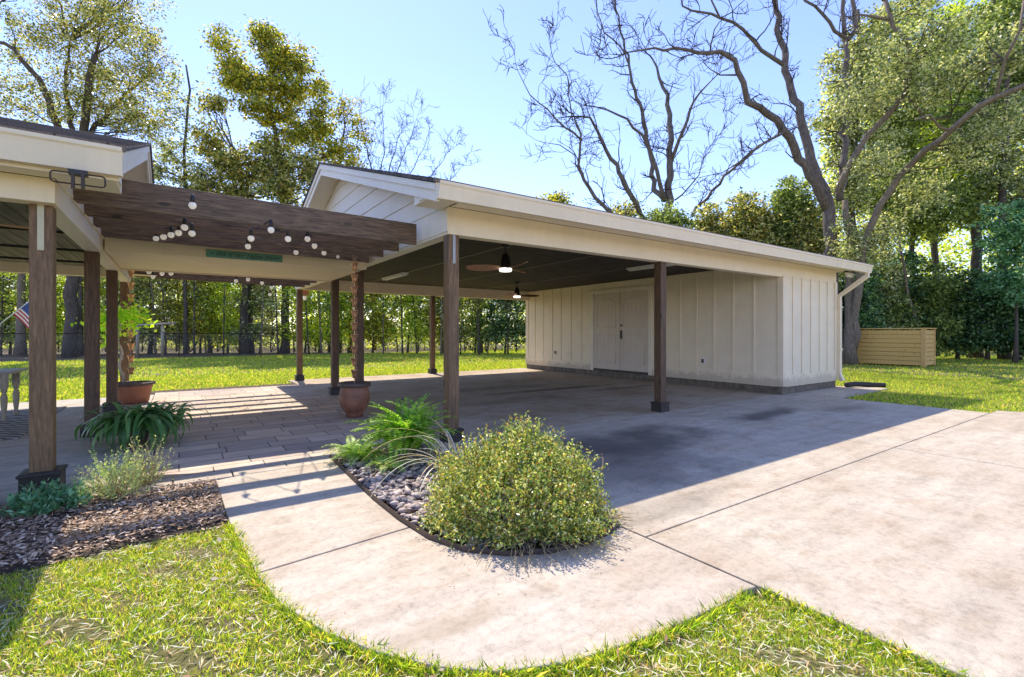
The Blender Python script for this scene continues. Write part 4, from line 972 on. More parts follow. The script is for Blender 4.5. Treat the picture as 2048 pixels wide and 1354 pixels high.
B = [grassblades(clumped(nearL, 120000, -.50, 3.7), .010, .038, .0046), grassblades(clumped(nearR, 66000, -.50, 3.7), .010, .038, .0046),
     grassblades(scatter([p for p in farR if True], 90000), .03, .07, .022), grassblades(scatter([(10.95, 4.2), (10.8, 2.1), (11.4, 2.0), (13, -2), (19, -2), (19, 9), (13.05, 9), (13.05, 5.15), (13.7, 5.1), (13.6, 4.28)], 60000), .02, .05, .011),
     grassblades(scatter(back, 110000), .03, .07, .03), grassblades(scatter([(-6, 12.7), (-.6, 12.7), (-.6, 13.5), (2.4, 13.5), (2.4, 14.35), (13.3, 14.35), (13.3, 18), (-6, 18)], 50000), .025, .06, .014)]
# fringe hanging over the walkway edge
fr = []
for i in range(len(walkL) - 1):
    (xa, ya), (xb, yb) = walkL[i], walkL[i + 1]
    if ya > 3.85: continue
    L = math.hypot(xb - xa, yb - ya); k = int(L * 1500); u = rng.uniform(0, 1, k); fr.append(np.stack([xa + (xb - xa) * u + rng.normal(size=k) * .014, ya + (yb - ya) * u + rng.normal(size=k) * .014 - .012], 1))
k = 1400; fr.append(np.stack([2.452 + rng.normal(size=k) * .012 - .008, rng.uniform(-.2, 1.3, k)], 1))
B.append(grassblades(np.concatenate(fr), .02, .065, .0058, .6))
V = np.concatenate(B); tag(quads('lawn_grass', V, L_['grass'], nv=5), 'yellow green lawn grass', 'grass', kind='stuff')
# straw thatch + fallen leaves in the near lawn
th = np.concatenate([scatter(nearL, 9000), scatter(nearR, 5500)]); n = len(th); P = np.concatenate([th, rng.uniform(-.03, -.005, (n, 1))], 1)
tag(quads('dry_thatch', leaf_quads(P, rng.uniform(.03, .07, n), .09, 1.5, rng.normal(size=(n, 3)) * np.array([1, 1, .12])), L_['dryblade']), 'dry straw thatch between the grass blades', 'thatch', kind='stuff')
fl_ = np.concatenate([scatter(nearL, 120), scatter(nearR, 60), scatter(mulch_poly, 60), scatter(back, 500), scatter(farR, 300)]); n = len(fl_)
P = np.concatenate([fl_, rng.uniform(.0, .02, (n, 1))], 1); q = leaf_quads(P, rng.uniform(.02, .055, n), .45, .6, rng.normal(size=(n, 3)) * np.array([1, 1, .3]))
tag(quads('fallen_leaves', q, L_['dead']), 'scattered brown fallen leaves on the lawn and mulch', 'leaves', kind='stuff')
cr = np.concatenate([np.array([1.9, 2.2]) + rng.normal(size=(260, 2)) * np.array([.35, .10]), np.array([2.42, 2.3]) + rng.normal(size=(160, 2)) * np.array([.10, .14])]); n = len(cr)
P = np.concatenate([cr, np.full((n, 1), .004) + rng.uniform(0, .008, (n, 1))], 1); tag(quads('leaf_crumbs', leaf_quads(P, rng.uniform(.008, .018, n), .5, 1.5, rng.normal(size=(n, 3)) * np.array([1, 1, .15])), L_['chips']), 'dry leaf crumbs on the concrete under the rounded shrub', 'litter', kind='stuff')
for (px, py) in ((1300, 1322), (1215, 1300)):
    x, y = G(px, py); 
weed = blades('weed_tuft', L_['grass'], None, (*G(1207, 1312), 0), 9, .10, .004, .6, 1.1, 4, spread=.008); tag(weed, 'small grass weed growing up at the walkway edge', 'weed')

# ------------------------------------------------------------------ trees and woodland
L_['oak'] = leafmat('oak_leaves', [(.20, .22, .06), (.05, .065, .02), (.32, .31, .10), (.03, .045, .015), (.36, .28, .10), (.11, .14, .04), (.42, .42, .22)], .38, .28)
L_['gold'] = leafmat('golden_leaves', [(.28, .28, .03), (.08, .11, .02), (.40, .36, .04), (.035, .05, .015), (.24, .17, .04), (.12, .15, .03), (.34, .36, .08)], .4, .28)
L_['dark'] = leafmat('dark_glossy_leaves', [(.05, .11, .045), (.10, .19, .07), (.015, .035, .018), (.20, .28, .13), (.03, .065, .03)], .3, .22)
L_['mid'] = leafmat('mid_green_leaves', [(.12, .17, .05), (.22, .27, .07), (.035, .055, .02), (.32, .36, .13), (.06, .09, .03), (.17, .21, .09)], .38, .28)
L_['grey'] = leafmat('grey_green_leaves', [(.22, .25, .12), (.08, .10, .045), (.34, .35, .20), (.04, .055, .025), (.42, .41, .27), (.16, .20, .07)], .35, .28)
L_['spring'] = leafmat('spring_leaves', [(.28, .35, .05), (.15, .21, .03), (.40, .44, .09), (.05, .08, .02), (.34, .38, .06)], .5, .3)
L_['far'] = leafmat('far_leaves', [(.30, .36, .07), (.16, .22, .05), (.40, .42, .12), (.44, .40, .15), (.08, .11, .03)], .7)
L_['blue'] = leafmat('blue_green_leaves', [(.08, .19, .10), (.14, .27, .14), (.03, .07, .04), (.20, .32, .18)], .35, .28)
TW = M['twig']
def wiggle(a, b, n, amt):
    a, b = Vector(a), Vector(b); L = (b - a).length; out = []
    o = Vector((0, 0, 0))
    for i in range(n + 1):
        u = i / n; out.append(a.lerp(b, u) + o * (1 if 0 < i < n else (0 if i == 0 else 1)))
        o = o * .7 + Vector(rng.normal(size=3)) * amt * L / n
    return out
def resample(P, rad, step=.5, amt=.0):
    out = []; rr = []
    for i in range(len(P) - 1):
        n = max(1, int((P[i + 1] - P[i]).length / step))
        for k in range(n):
            u = k / n; q = P[i].lerp(P[i + 1], u)
            if k and amt: q = q + Vector(rng.normal(size=3)) * amt
            out.append(q); rr.append(rad[i] * (1 - u) + rad[i + 1] * u)
    out.append(P[-1]); rr.append(rad[-1]); return out, rr
def tree(name, label, trunk, r0, blobs, leaf, lsize=.12, nleaf=34, bark='bark', cat='tree', group=None, limbs=16, csig=.30, r1=None, extra=(), asp=.55, zmin=.15):
    """trunk: [(px,py,d)..] from the ground up; blobs: [(px,py,d,rx_px,ry_px,n_clusters)]"""
    tp = [PT(*q) for q in trunk]; nleaf = int(nleaf * 2.0); lsize = lsize * 1.3; csig = csig * .72
    if trunk[0][1] > 660: tp[0].z = -.08
    root = thing(name, label, cat, (tp[0].x, tp[0].y, 0), group)
    s = MB(); rads = list(np.linspace(r0, r1 or r0 * .4, len(tp))); rp_, rr_ = resample(tp, rads, .8, r0 * .15); rr_[0] *= 1.35; s.tube(rp_, rr_, 9)
    for ex in extra:     # traced limbs: [(px,py,d)...], r_start, r_end
        e = [PT(*q) for q in ex[0]]; a, b = resample(e, list(np.linspace(ex[1], ex[2], len(e))), .5, .05); s.tube(a, b, 7)
    allc = []; s2 = MB()
    for (px, py, d, rx, ry, n) in blobs:
        c = np.array(PT(px, py, d)[:]); Rx, Rz = rx * d / F, ry * d / F
        dv = unit(rng.normal(size=(n, 3))); rad = rng.uniform(0, 1, n) ** .45
        cc = c + dv * rad[:, None] * np.array([Rx, Rx * .85, Rz]); cc[:, 2] = np.maximum(cc[:, 2], zmin)
        allc.append(cc)
    cc = np.concatenate(allc); n = len(cc)
    wgt = rng.uniform(.35, 1.35, n); cnt = (nleaf * wgt).astype(int); idx = np.repeat(np.arange(n), cnt)
    # each clump is a flattened spray
    fl = np.array([1, 1, .55])
    P = cc[idx] + rng.normal(size=(len(idx), 3)) * csig * fl * rng.uniform(.6, 1.3, n)[idx][:, None]; P[:, 2] = np.maximum(P[:, 2], .04)
    D = unit(P - cc[idx]) + rng.normal(size=P.shape) * .6; D[:, 2] -= .25
    quads('crown', leaf_quads(P, lsize, asp, .35, D), L_[leaf] if isinstance(leaf, str) else leaf, root)
    src = [q for q in rp_ if q.z > .35 * max(q_.z for q_ in rp_)]
    for ex in extra: src += [PT(*q) for q in ex[0]]
    for i in rng.choice(n, min(limbs, n), replace=False):
        e = Vector(cc[i]); cand = sorted(src, key=lambda q: (q - e).length + max(0, q.z - e.z) * 2)[:1][0]
        L = (e - cand).length
        if L < .3: continue
        w_ = wiggle(cand, e, 5, .16); r_ = min(r0 * .4, .012 * L + .012); s2.tube(w_, list(np.linspace(r_, .012, len(w_))), 5)
        near = np.argsort(np.linalg.norm(cc - cc[i], axis=1))[1:4]
        for j in near: s2.tube(wiggle(w_[3], Vector(cc[j]), 3, .15), [r_ * .4, r_ * .3, .012, .008], 4)
    tr0 = s.build('trunk', M[bark], root, smooth=True)
    if s2.v: s2.build('branches', M['bark'], root, smooth=True)
    return root
# --- left and centre: trees whose crowns stand above the roofs
tree('live_oak', 'spreading live oak with thin olive crown above the left porch roof', [(142, 715, 25.5), (146, 560, 25.5), (150, 420, 25.5), (160, 300, 25.2), (175, 200, 25), (190, 110, 25)], .32,
     [(60, 60, 24, 95, 75, 60), (150, 90, 25, 85, 80, 80), (240, 60, 25, 70, 70, 70), (290, 130, 24.5, 55, 75, 80), (210, 180, 26, 100, 60, 130), (120, 220, 25, 110, 60, 90), (270, 245, 25, 60, 45, 70), (30, 160, 25, 45, 80, 50), (200, 30, 26, 90, 45, 70), (60, -60, 25, 120, 70, 60), (220, -50, 25, 100, 60, 60)],
     'oak', .10, 30, limbs=60, csig=.42, extra=[([(150, 400, 25.5), (115, 250, 24.8), (80, 160, 24.3), (30, 100, 24), (-30, 70, 24)], .2, .06), ([(155, 320, 25.3), (190, 250, 25.6), (250, 190, 26), (300, 150, 26)], .16, .04), ([(150, 290, 25), (130, 180, 25), (140, 80, 25)], .14, .04)])
tree('tall_oak', 'tall irregular oak with golden green crown left of the carport gable', [(569, 702, 31), (570, 560, 31), (566, 420, 31), (560, 330, 31), (545, 240, 31), (540, 150, 31)], .26,
     [(450, 95, 31, 26, 42, 26), (470, 145, 31, 34, 34, 48), (533, 82, 31, 30, 34, 52), (565, 120, 31, 32, 32, 52), (605, 130, 31, 22, 38, 20), (505, 175, 31, 48, 30, 66), (580, 180, 31, 46, 28, 70), (545, 225, 31, 55, 26, 64), (640, 175, 31, 22, 30, 16), (650, 235, 31, 32, 30, 30), (610, 268, 31, 44, 26, 52), (540, 290, 31, 40, 28, 24), (680, 300, 31, 34, 30, 26)],
     'gold', .15, 34, limbs=40, csig=.40)
tree('magnolia', 'dark dense magnolia below the golden oak, rising over the pergola', [(488, 702, 30), (490, 560, 30), (486, 420, 30), (480, 330, 30)], .24,
     [(430, 215, 30, 28, 34, 24), (425, 285, 30, 42, 40, 50), (480, 330, 30, 42, 44, 60), (540, 330, 30, 34, 50, 60), (570, 380, 30, 50, 34, 60), (430, 375, 30, 60, 38, 60), (610, 330, 30, 34, 36, 36), (655, 375, 30, 40, 30, 36)], 'oak', .15, 34, limbs=34, csig=.42)
tree('slim_tree', 'slim half bare tree between the left oak and the golden oak', [(372, 704, 29), (370, 560, 29), (374, 420, 29), (368, 300, 29), (380, 180, 29), (372, 130, 29)], .12,
     [(350, 330, 29, 40, 60, 40), (330, 280, 28, 35, 45, 25), (395, 350, 29, 35, 45, 30), (372, 230, 29, 25, 50, 12), (340, 200, 28, 30, 50, 16), (318, 350, 28, 26, 40, 24)], 'grey', .13, 20, limbs=26, csig=.35)
# bare twiggy growth by recursion
def grow(s, p, d, L, r, depth, rg=rng, up=.25, kids=(2, 4), spread=.75, sides=5):
    seg = 5 if depth > 0 else 4; pts = [p.copy()]; rr = [r]; dd = d.normalized()
    for i in range(seg):
        dd = (dd + Vector(rg.normal(size=3)) * .22 + Vector((0, 0, up * .12))).normalized(); p = p + dd * (L / seg); pts.append(p.copy()); rr.append(max(.010, r * (1 - .6 * (i + 1) / seg)))
    s.tube(pts, rr, sides if r > .03 else 4 if r > .015 else 3, cap=False)
    if depth <= 0: return
    for k in range(int(rg.integers(kids[0], kids[1] + 1))):
        i = int(rg.integers(1, seg + 1)); b = pts[i]; nd_ = (dd + Vector(rg.normal(size=3)) * spread + Vector((0, 0, up))).normalized()
        grow(s, b, nd_, L * rg.uniform(.5, .8), max(.010, rr[i] * .62), depth - 1, rg, up, kids, spread, sides)
def bare_tree(name, label, base, limbs, group=None, twigs=3, dens=.9, bark='barkgrey', bpos=None):
    P0 = PT(*base); P0.z = max(P0.z, -.08) if base[1] < 650 else -.08
    root = thing(name, label, 'tree', (P0.x, P0.y, 0), group); s = MB(); s2 = MB()
    for (pts, ra, rb) in limbs:
        e = [PT(*q) for q in pts]; a, b = resample(e, list(np.linspace(ra * .72, rb * .62, len(e))), .4, .05); s.tube(a, b, 9 if ra > .12 else 6)
        for i in range(1, len(a)):
            if b[i] < .17 and rng.uniform() < dens * .85 * (1.15 - b[i] * 3.5):
                t_ = (a[i] - a[i - 1]).normalized(); nd_ = (t_ * .6 + Vector(rng.normal(size=3)) * .75 + Vector((0, 0, .35))).normalized()
                grow(s2, a[i], nd_, rng.uniform(.6, 1.5), max(.012, min(b[i] * .45, .035)), twigs - 1, up=.3)
        grow(s2, a[-1], (a[-1] - a[-2]), 1.3, b[-1], twigs, up=.2)
    s.build('trunk', M[bark], root, smooth=True); s2.build('branches', TW, root)
    return root
c = 24.0
bare_tree('bare_pecan', 'bare many stemmed tree with crooked dark limbs behind the middle of the carport roof', (1337, 705, c), [
    ([(1337, 705, c), (1337, 520, c), (1337, 385, c), (1340, 320, c), (1340, 230, c + .3), (1336, 190, c + .5), (1318, 155, c + .8), (1305, 118, c + 1)], .33, .07),
    ([(1340, 325, c), (1358, 280, c - .5), (1380, 220, c - .8), (1400, 185, c - 1), (1424, 160, c - 1.2)], .14, .04),
    ([(1330, 400, c), (1307, 380, c + .6), (1306, 330, c + .8), (1292, 262, c + 1), (1285, 225, c + 1.2), (1270, 180, c + 1.4), (1258, 130, c + 1.6), (1248, 80, c + 1.8), (1232, 20, c + 2), (1225, -30, c + 2)], .20, .04),
    ([(1258, 130, c + 1.6), (1240, 92, c + 1.4), (1208, 65, c + 1.2), (1195, 25, c + 1), (1190, -20, c + 1)], .07, .03),
    ([(1330, 400, c), (1318, 360, c - .3), (1300, 300, c - .6), (1285, 270, c - .8), (1255, 238, c - 1.2), (1215, 220, c - 1.5), (1185, 212, c - 1.7)], .16, .04),
    ([(1300, 460, c), (1255, 380, c - 1), (1235, 330, c - 1.2), (1212, 300, c - 1.4), (1195, 262, c - 1.6), (1180, 235, c - 1.8), (1160, 233, c - 2)], .18, .06),
    ([(1160, 233, c - 2), (1145, 240, c - 2), (1140, 205, c - 2.1), (1134, 150, c - 2.2), (1110, 125, c - 2.4)], .06, .03),
    ([(1270, 480, c - 1), (1225, 430, c - 2), (1190, 395, c - 2.4), (1168, 360, c - 2.6), (1157, 330, c - 2.8), (1162, 268, c - 3), (1150, 240, c - 3)], .15, .06),
    ([(1162, 280, c - 3), (1130, 255, c - 3.3), (1095, 218, c - 3.6), (1060, 190, c - 3.9), (1035, 140, c - 4.2)], .07, .02),
    ([(1168, 360, c - 2.6), (1150, 310, c - 2.2), (1120, 290, c - 2), (1090, 285, c - 1.8)], .05, .02),
    ([(1385, 430, c), (1400, 410, c + 1), (1440, 368, c + 1), (1475, 330, c + 1.2), (1530, 285, c + 1.4), (1575, 262, c + 1.5)], .12, .07),
    ([(1350, 400, c), (1380, 372, c - 1), (1398, 350, c - 1.1), (1405, 320, c - 1.2), (1430, 285, c - 1.4)], .06, .02)], dens=1.0)
e_ = 20.5
bare_tree('large_pecan', 'large bare pecan with grey trunk right of the middle, arching limbs to the left', (1664, 715, e_), [
    ([(1664, 715, e_), (1662, 560, e_), (1660, 470, e_), (1655, 405, e_), (1636, 360, e_ + .2), (1618, 300, e_ + .3), (1600, 235, e_ + .4), (1578, 160, e_ + .5), (1560, 80, e_ + .6), (1552, 20, e_ + .7), (1540, -40, e_ + .8)], .40, .14),
    ([(1655, 420, e_), (1612, 330, e_ - .6), (1580, 275, e_ - .9), (1555, 240, e_ - 1.1), (1520, 215, e_ - 1.4), (1495, 205, e_ - 1.6), (1487, 165, e_ - 1.8), (1470, 120, e_ - 2), (1440, 103, e_ - 2.3), (1400, 106, e_ - 2.6), (1350, 96, e_ - 3), (1310, 96, e_ - 3.4), (1265, 103, e_ - 3.8)], .26, .04),
    ([(1568, 130, e_ + .5), (1540, 112, e_ + .2), (1510, 85, e_ + .1), (1485, 58, e_), (1440, 36, e_ - .2), (1400, 24, e_ - .4), (1365, 12, e_ - .6), (1360, -20, e_ - .6)], .13, .04),
    ([(1440, 36, e_ - .2), (1425, 5, e_ - .3), (1410, -30, e_ - .3)], .06, .04),
    ([(1572, 262, e_ - 1), (1530, 285, e_ - 1.5), (1500, 305, e_ - 1.7), (1470, 330, e_ - 2), (1445, 345, e_ - 2.2)], .09, .03),
    ([(1475, 150, e_ - 1.8), (1440, 150, e_ - 1.5), (1420, 138, e_ - 1.4)], .05, .03),
    ([(1680, 400, e_ + 1), (1690, 300, e_ + 1.2), (1695, 180, e_ + 1.4), (1688, 60, e_ + 1.5), (1690, -40, e_ + 1.5)], .22, .12),
    ([(1690, 75, e_ + 1.4), (1660, 45, e_ + 1.2), (1630, 12, e_ + 1), (1600, -20, e_ + 1)], .12, .08),
    ([(1695, 80, e_ + 1.4), (1712, 60, e_ + 1.5), (1705, -20, e_ + 1.6)], .16, .13)], dens=.95)
bare_tree('twiggy_tree', 'leafless twiggy tree rising behind the carport ridge', (750, 700, 33), [
    ([(750, 700, 33), (752, 500, 33), (750, 380, 33), (735, 300, 33), (720, 240, 33)], .14, .03),
    ([(751, 420, 33), (780, 330, 33.5), (800, 270, 34)], .08, .03), ([(751, 430, 33), (815, 360, 33), (850, 290, 32.5)], .07, .025), ([(752, 440, 33), (850, 370, 33), (900, 300, 33)], .07, .02), ([(750, 400, 33), (700, 300, 32.5), (690, 250, 32.5)], .07, .03), ([(752, 440, 33), (800, 330, 32), (830, 250, 32)], .06, .02), ([(752, 450, 33), (870, 400, 34), (925, 330, 34)], .06, .02), ([(751, 420, 33), (770, 300, 32.6), (765, 215, 32.4)], .06, .02)], dens=2.0, bark='bark')
tree('thin_topped_tree', 'tree with sparse russet and green top beside the twiggy tree', [(660, 700, 32), (664, 500, 32), (672, 380, 32), (690, 250, 32)], .13, [(690, 225, 32, 28, 40, 22), (715, 270, 32, 28, 35, 18), (650, 330, 32, 40, 35, 30), (700, 330, 32, 35, 30, 22)], 'gold', .13, 24, limbs=20, csig=.35)
# --- right hand grove
rt = [
 ('tall_tree', 'tall leafy tree with a pale crown directly right of the large pecan', [(1705, 715, 23), (1712, 560, 23), (1700, 400, 23), (1712, 240, 23), (1720, 120, 23), (1715, 20, 23)], .20, [(1700, 130, 23, 60, 60, 70), (1680, 230, 23, 55, 60, 70), (1720, 300, 23, 70, 60, 80), (1690, 390, 23, 50, 50, 60), (1750, 200, 23, 50, 60, 60), (1765, 80, 23, 60, 60, 60)], 'grey', .12),
 ('tall_tree', 'tall tree with yellow green crown in the middle of the right grove', [(1868, 715, 27), (1872, 560, 27), (1866, 400, 27), (1868, 240, 27), (1860, 100, 27)], .20, [(1860, 130, 27, 70, 60, 100), (1900, 210, 27, 70, 60, 100), (1850, 270, 27, 60, 50, 80), (1890, 350, 27, 70, 50, 90), (1930, 60, 27, 70, 60, 60), (1830, 40, 27, 50, 40, 30)], 'spring', .14),
 ('tall_tree', 'tall dark trunked tree at the right with sparse high crown', [(1952, 715, 25), (1955, 560, 25), (1948, 400, 25), (1962, 240, 25), (1975, 100, 25), (1985, -20, 25)], .26, [(1980, 80, 25, 70, 70, 80), (2030, 150, 25, 60, 60, 60), (1950, 300, 25, 50, 60, 50), (2030, 20, 25, 60, 40, 50)], 'mid', .13),
 ('tall_tree', 'tall tree at the right edge of the view with grey green crown', [(2010, 715, 24), (2000, 560, 24), (2004, 400, 24), (2012, 240, 24), (2020, 60, 24)], .22, [(2040, 270, 24, 60, 60, 70), (2000, 340, 24, 50, 50, 50), (2070, 100, 24, 50, 90, 60), (2045, 400, 24, 50, 40, 50)], 'grey', .12),
 ('tall_tree', 'bushy crowned tree filling the gap behind the leaning oak limbs', [(1760, 715, 25), (1765, 560, 25), (1770, 420, 25), (1775, 250, 25), (1770, 120, 25)], .16, [(1760, 380, 25, 60, 60, 100), (1800, 240, 25, 60, 60, 90), (1840, 160, 25, 60, 60, 80), (1760, 170, 25, 50, 60, 70), (1880, 420, 25, 60, 50, 80), (1950, 400, 25, 60, 60, 90), (1920, 260, 25, 60, 60, 80), (2010, 200, 25, 60, 60, 70)], 'mid', .13),
 ('tall_tree', 'slender leafy tree with twin trunks left of the middle of the right grove', [(1826, 715, 26), (1822, 560, 26), (1830, 430, 26), (1822, 300, 26), (1830, 180, 26)], .15, [(1810, 350, 26, 60, 60, 80), (1790, 420, 26, 60, 50, 70), (1840, 450, 26, 50, 40, 60), (1780, 290, 26, 50, 50, 50)], 'mid', .13),
]
for nm, lb, tr_, r_, bl, lf, ls in rt: tree(nm, lb, tr_, r_, bl, lf, ls, 34, 'bark', group='tall trees of the right grove', limbs=26, csig=.36)
ex_oak = [([(2100, 140, 14), (2048, 172, 14.5), (1990, 195, 15), (1958, 212, 15.3), (1900, 262, 16), (1850, 300, 17), (1800, 350, 18), (1760, 410, 18.5), (1738, 460, 18.9), (1722, 520, 19.3), (1712, 610, 19.7), (1706, 700, 20)], .075, .15),
          ([(1770, 0, 18), (1785, 50, 18), (1818, 85, 18), (1818, 130, 18), (1812, 185, 18), (1780, 225, 18.2), (1735, 270, 18.5), (1705, 320, 18.8), (1675, 385, 19.2)], .075, .12),
          ([(1812, 185, 18), (1850, 240, 18), (1900, 235, 17.5)], .06, .03), ([(1770, 0, 18), (1760, -40, 18)], .10, .09), ([(1778, 40, 18), (1740, 32, 18), (1712, 28, 18)], .06, .03),
          ([(1990, 195, 15), (2010, 120, 14.5), (2040, 60, 14), (2048, 0, 14)], .05, .03), ([(1900, 262, 16), (1860, 230, 15.6), (1830, 240, 15.4)], .05, .02)]
tree('leaning_oak', 'mossy oak with long pale diagonal limbs sweeping up to the top right corner', [(1700, 715, 20), (1700, 600, 20), (1702, 480, 19.6), (1690, 400, 19.3)], .24,
     [(1790, 120, 18, 70, 60, 60), (1860, 170, 17.5, 60, 50, 50), (1720, 200, 18.5, 60, 50, 50), (1960, 130, 15.5, 60, 50, 40), (2030, 90, 15, 50, 50, 40), (1900, 60, 16.5, 60, 50, 40), (1830, 10, 18, 60, 40, 40), (1760, 330, 18.5, 50, 50, 40), (1760, 470, 19.4, 60, 50, 60), (1700, 500, 19.6, 45, 60, 50), (1850, 380, 18.5, 60, 50, 40), (1930, 300, 17, 60, 50, 40), (2000, 240, 16, 60, 50, 40), (1880, 150, 16.5, 60, 60, 40)], 'grey', .085, 30, 'lightbark', limbs=50, csig=.30, extra=ex_oak)
bush = [   # px, top py, d, half width px, leaf, label
 (1110, 372, 26, 38, 'gold', 'small rounded evergreen top peeking over the carport gutter'),
 (1250, 400, 24, 60, 'oak', 'leafy evergreen under the left stems of the bare tree'),
 (1330, 400, 23, 65, 'mid', 'yellow green evergreen hiding the foot of the bare tree'),
 (1420, 405, 24, 52, 'oak', 'olive evergreen right of the bare tree stems'),
 (1500, 375, 23, 60, 'oak', 'olive green evergreen over the storage roof'),
 (1585, 348, 23, 52, 'mid', 'taller evergreen left of the pecan trunk'),
 (1625, 410, 22, 45, 'oak', 'olive evergreen directly behind the roof end beside the pecan trunk')]
for i, (px, ty, d, hw, lf, lb) in enumerate(bush):
    h = 560 - ty
    tree('evergreen', lb, [(px, 720, d), (px + 4, 560, d), (px, 460, d)], .12, [(px, ty + 55, d, hw * .75, 52, 90), (px - hw * .4, ty + 100, d, hw * .7, 60, 80), (px + hw * .4, ty + 105, d, hw * .7, 60, 80), (px, ty + 170, d, hw, 70, 90)], lf, .12, 34, group='evergreens behind the carport roof', limbs=12, csig=.32)
hedge = [
 (1702, 560, 21.5, 20, 'dark', 'narrow dark shrub showing between the downspout and the planter box'),
 (1770, 560, 24, 52, 'mid', 'mid green shrub just behind the left end of the planter box'),
 (1712, 500, 22.5, 40, 'dark', 'dark glossy evergreen shrub right behind the downspout'),
 (1745, 470, 24, 55, 'grey', 'grey green tall shrub left of the planter box'),
 (1800, 500, 24.5, 60, 'dark', 'dark evergreen shrub standing behind the planter box'),
 (1858, 520, 24, 55, 'mid', 'mid green shrub behind the right end of the planter box'),
 (1915, 530, 24, 60, 'dark', 'broad dark camellia shrub right of the planter box'),
 (1975, 540, 23.5, 55, 'dark', 'second broad dark camellia near the right edge'),
 (2040, 560, 23, 60, 'dark', 'dark camellia at the right edge of the lawn'),
 (2030, 410, 21, 60, 'blue', 'bright blue green small tree at the right edge'),
 (2110, 500, 22, 70, 'dark', 'dark shrub just beyond the right edge of the view')]
for px, ty, d, hw, lf, lb in hedge:
    if lf == 'blue': bl = [(px, ty + 60, d, hw, 70, 120), (px + 10, ty + 150, d, hw, 60, 80)]
    else: bl = [(px, (ty + 700) / 2, d, hw, (700 - ty) * .52, 190), (px, 660, d, hw * 1.05, 50, 110)]
    tree('evergreen_shrub', lb, [(px, 718, d), (px + 3, 640, d), (px, ty + 60, d)], .08, bl, lf, .12, 34, cat='shrub', group='shrubs along the right lawn', limbs=8, csig=.30)
# inclined thin trunk in front of the right hedge
s = MB(); P = [PT(*q) for q in [(1845, 705, 23.2), (1832, 640, 23.2), (1815, 590, 23), (1808, 530, 22.8), (1795, 470, 22.6)]]; P[0].z = -.05; s.tube(P, [.10, .08, .07, .06, .05], 8)
lt = s.build('leaning_tree', M['lightbark'], smooth=True); tag(lt, 'thin pale leaning trunk in front of the dark shrubs behind the planter box', 'tree')
# --- understory row behind the back lawn, left to centre
us = [
 (-60, 560, 28, 60, 'mid', 'shrub beyond the left edge of the view behind the porch'), (20, 545, 29, 55, 'grey', 'pale shrub behind the flag at the far left'), (95, 560, 29, 50, 'spring', 'light green shrub between the leaning trunks and the porch post'),
 (190, 545, 29.5, 55, 'spring', 'light green shrub seen between the left porch posts'), (262, 560, 30, 50, 'grey', 'grey green shrub behind the left end of the wooden frame'), (330, 545, 30.5, 52, 'grey', 'grey green leafy shrub behind the wooden frame'),
 (400, 560, 31, 50, 'gold', 'golden shrub right of the wooden frame'), (455, 540, 31, 46, 'spring', 'light green shrub beside the ivy covered trunk'), (520, 560, 31, 48, 'grey', 'pale shrub between the two dark trunks of the back row'),
 (610, 545, 31.5, 50, 'spring', 'spring green shrub behind the rear left carport post'), (680, 560, 31, 46, 'spring', 'spring green shrub behind the middle pair of posts'), (745, 550, 31, 50, 'gold', 'golden green shrub right of the rain chain'),
 (815, 560, 31, 52, 'spring', 'bright yellow green thicket left of the slim rear post'), (885, 555, 31, 46, 'gold', 'golden thicket right of the slim rear post'), (950, 545, 31, 50, 'mid', 'mid green shrub right of the front post'),
 (1010, 540, 30, 50, 'dark', 'dark shrub by the far left corner of the storage wall'), (1080, 560, 30, 50, 'mid', 'shrub hidden mostly behind the storage wall')]
for px, ty, d, hw, lf, lb in us:
    tree('understory_shrub', lb, [(px, 704, d), (px + 4, 640, d), (px - 3, ty + 40, d)], .06, [(px, 600, d, hw, 62, 84), (px + 8, 660, d, hw * 1.1, 34, 62), (px - 6, ty + 10, d, hw * .8, 42, 34)], lf, .14, 30, cat='shrub', group='shrubs along the back lawn', limbs=16, csig=.42, extra=[([(px - 20, 704, d), (px - 26, 620, d), (px - 22, 520, d)], .04, .02), ([(px + 22, 704, d), (px + 26, 600, d), (px + 20, 500, d)], .035, .02)])
# distinct trunks of the back row
for px, pb, d, r_, lean, ty, lb, bk in [(40, 715, 27, .24, 8, 300, 'leaning pale trunk at the far left behind the flag', 'lightbark'), (135, 712, 24.5, .0, 0, 0, '', ''), (500, 700, 30.5, .22, -4, 330, 'dark ivy covered trunk in the back row, left of the middle', 'bark'),
     (160, 712, 28, .16, 3, 380, 'straight trunk between the porch posts', 'bark'), (420, 700, 31, .12, 6, 400, 'thin trunk of the back row above the brick house', 'bark'), (700, 699, 31.5, .14, 5, 420, 'thin dark trunk just left of the rain chain', 'bark'),
     (960, 697, 31, .16, -3, 420, 'trunk of the back row right of the front carport post', 'barkgrey'), (300, 704, 30, .12, 4, 400, 'slender trunk behind the wooden frame', 'bark'), (640, 699, 32, .10, -4, 420, 'slender trunk left of the middle post', 'bark')]:
    if r_ == 0: continue
    tree('back_row_tree', lb, [(px, pb, d), (px + lean * .4, 600, d), (px + lean, 480, d), (px + lean * 1.6, ty, d)], r_, [(px + lean, 470, d, 55, 40, 60), (px + lean * 1.4, ty + 60, d, 45, 45, 40)], ['mid', 'grey', 'oak'][int(px) % 3], .14, 28, bk, group='trunks of the back row', limbs=14, csig=.4)
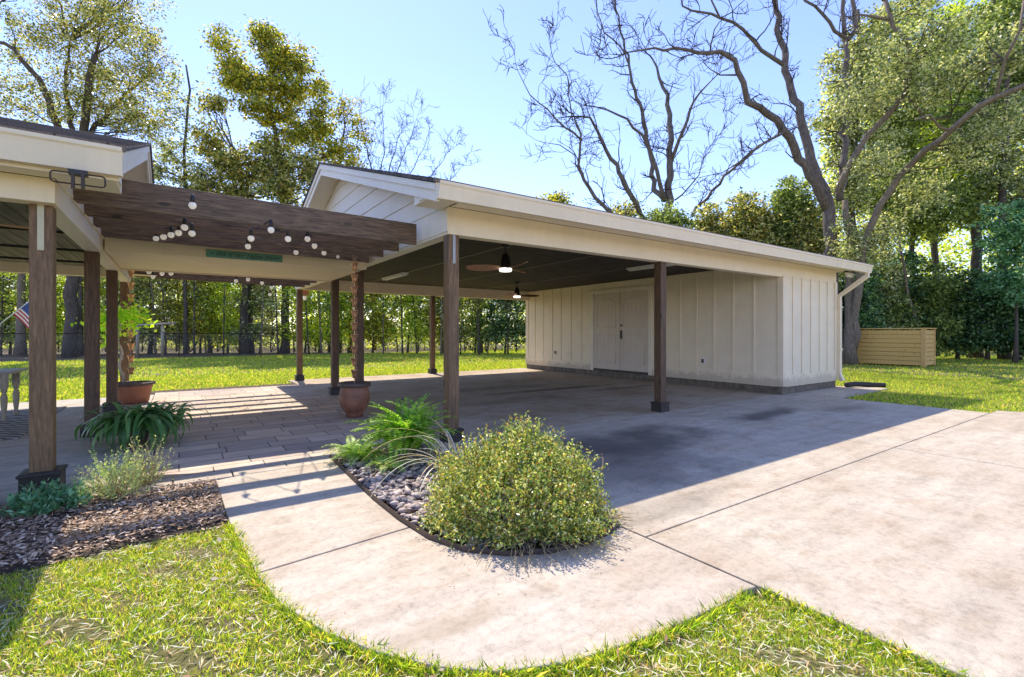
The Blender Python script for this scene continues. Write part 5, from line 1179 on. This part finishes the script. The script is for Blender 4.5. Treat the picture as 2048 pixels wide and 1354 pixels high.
for i in range(30):
    px = -40 + i * 38 + rng.uniform(-14, 14); d = rng.uniform(26.8, 30.5) if px < 300 else rng.uniform(28.5, 31); pb = HZ + F * 1.36 / d; le = rng.uniform(-22, 22)
    ones = ['', 'first', 'second', 'third', 'fourth', 'fifth', 'sixth', 'seventh', 'eighth', 'ninth', 'tenth', 'eleventh', 'twelfth', 'thirteenth', 'fourteenth', 'fifteenth']
    side = (ones[i + 1] + ' sapling counting from the left') if i < 15 else (ones[30 - i] + ' sapling counting from the right end')
    tree('sapling', ('dark' if i % 3 else 'pale') + ' slender ' + side + ' of the woodland edge', [(px, pb, d), (px + le * .4, 600, d), (px + le, 520, d), (px + le * 1.5, 430, d)], rng.uniform(.03, .065), [(px + le * .8, 545, d, 36, 34, 14), (px + le * .3, 610, d, 34, 34, 10), (px + le * 1.3, 450, d, 36, 40, 12)], ['grey', 'spring', 'gold', 'mid'][i % 4], .12, 16, 'bark' if i % 3 else 'lightbark', group='saplings of the woodland edge', limbs=9, csig=.40)
# far wood behind everything, one mass
def belt(px0, px1, d0, d1, ytop, n, mat, size, name, label):
    px = rng.uniform(px0, px1, n); d = rng.uniform(d0, d1, n); top = ytop + 28 * np.sin(px * .021) + 20 * np.sin(px * .057 + 1); py = rng.uniform(0, 1, n) ** .9; zt = (HZ - top) / F * (d0 + d1) / 2 + EYE
    z = py * zt; r = (px - PCX) / F * d
    P = np.stack([r * C_ + d * S_, -r * S_ + d * C_, np.maximum(z, .05)], 1)
    f = np.sin(P[:, 0] * 1.3) * np.sin(P[:, 1] * 1.1 + 1) + np.sin(P[:, 2] * 1.9 + P[:, 0]) + rng.normal(size=n) * .6
    P = P[f > -.6]; tag(quads(name, leaf_quads(P, size, .6, .35), mat), label, 'wood', kind='stuff')
belt(-260, 1120, 37, 48, 470, 60000, L_['far'], .26, 'far_woods', 'mass of woodland foliage beyond the back fence')
belt(-260, 1120, 36, 44, 560, 32000, L_['far'], .20, 'far_thicket', 'golden sunlit thicket beyond the back fence')
belt(1640, 2300, 30, 42, 190, 90000, L_['far'], .24, 'far_grove', 'sunlit woodland foliage behind the right hand grove')
belt(1040, 1700, 30, 38, 500, 14000, L_['far'], .26, 'far_hedge', 'woodland foliage behind the storage building')
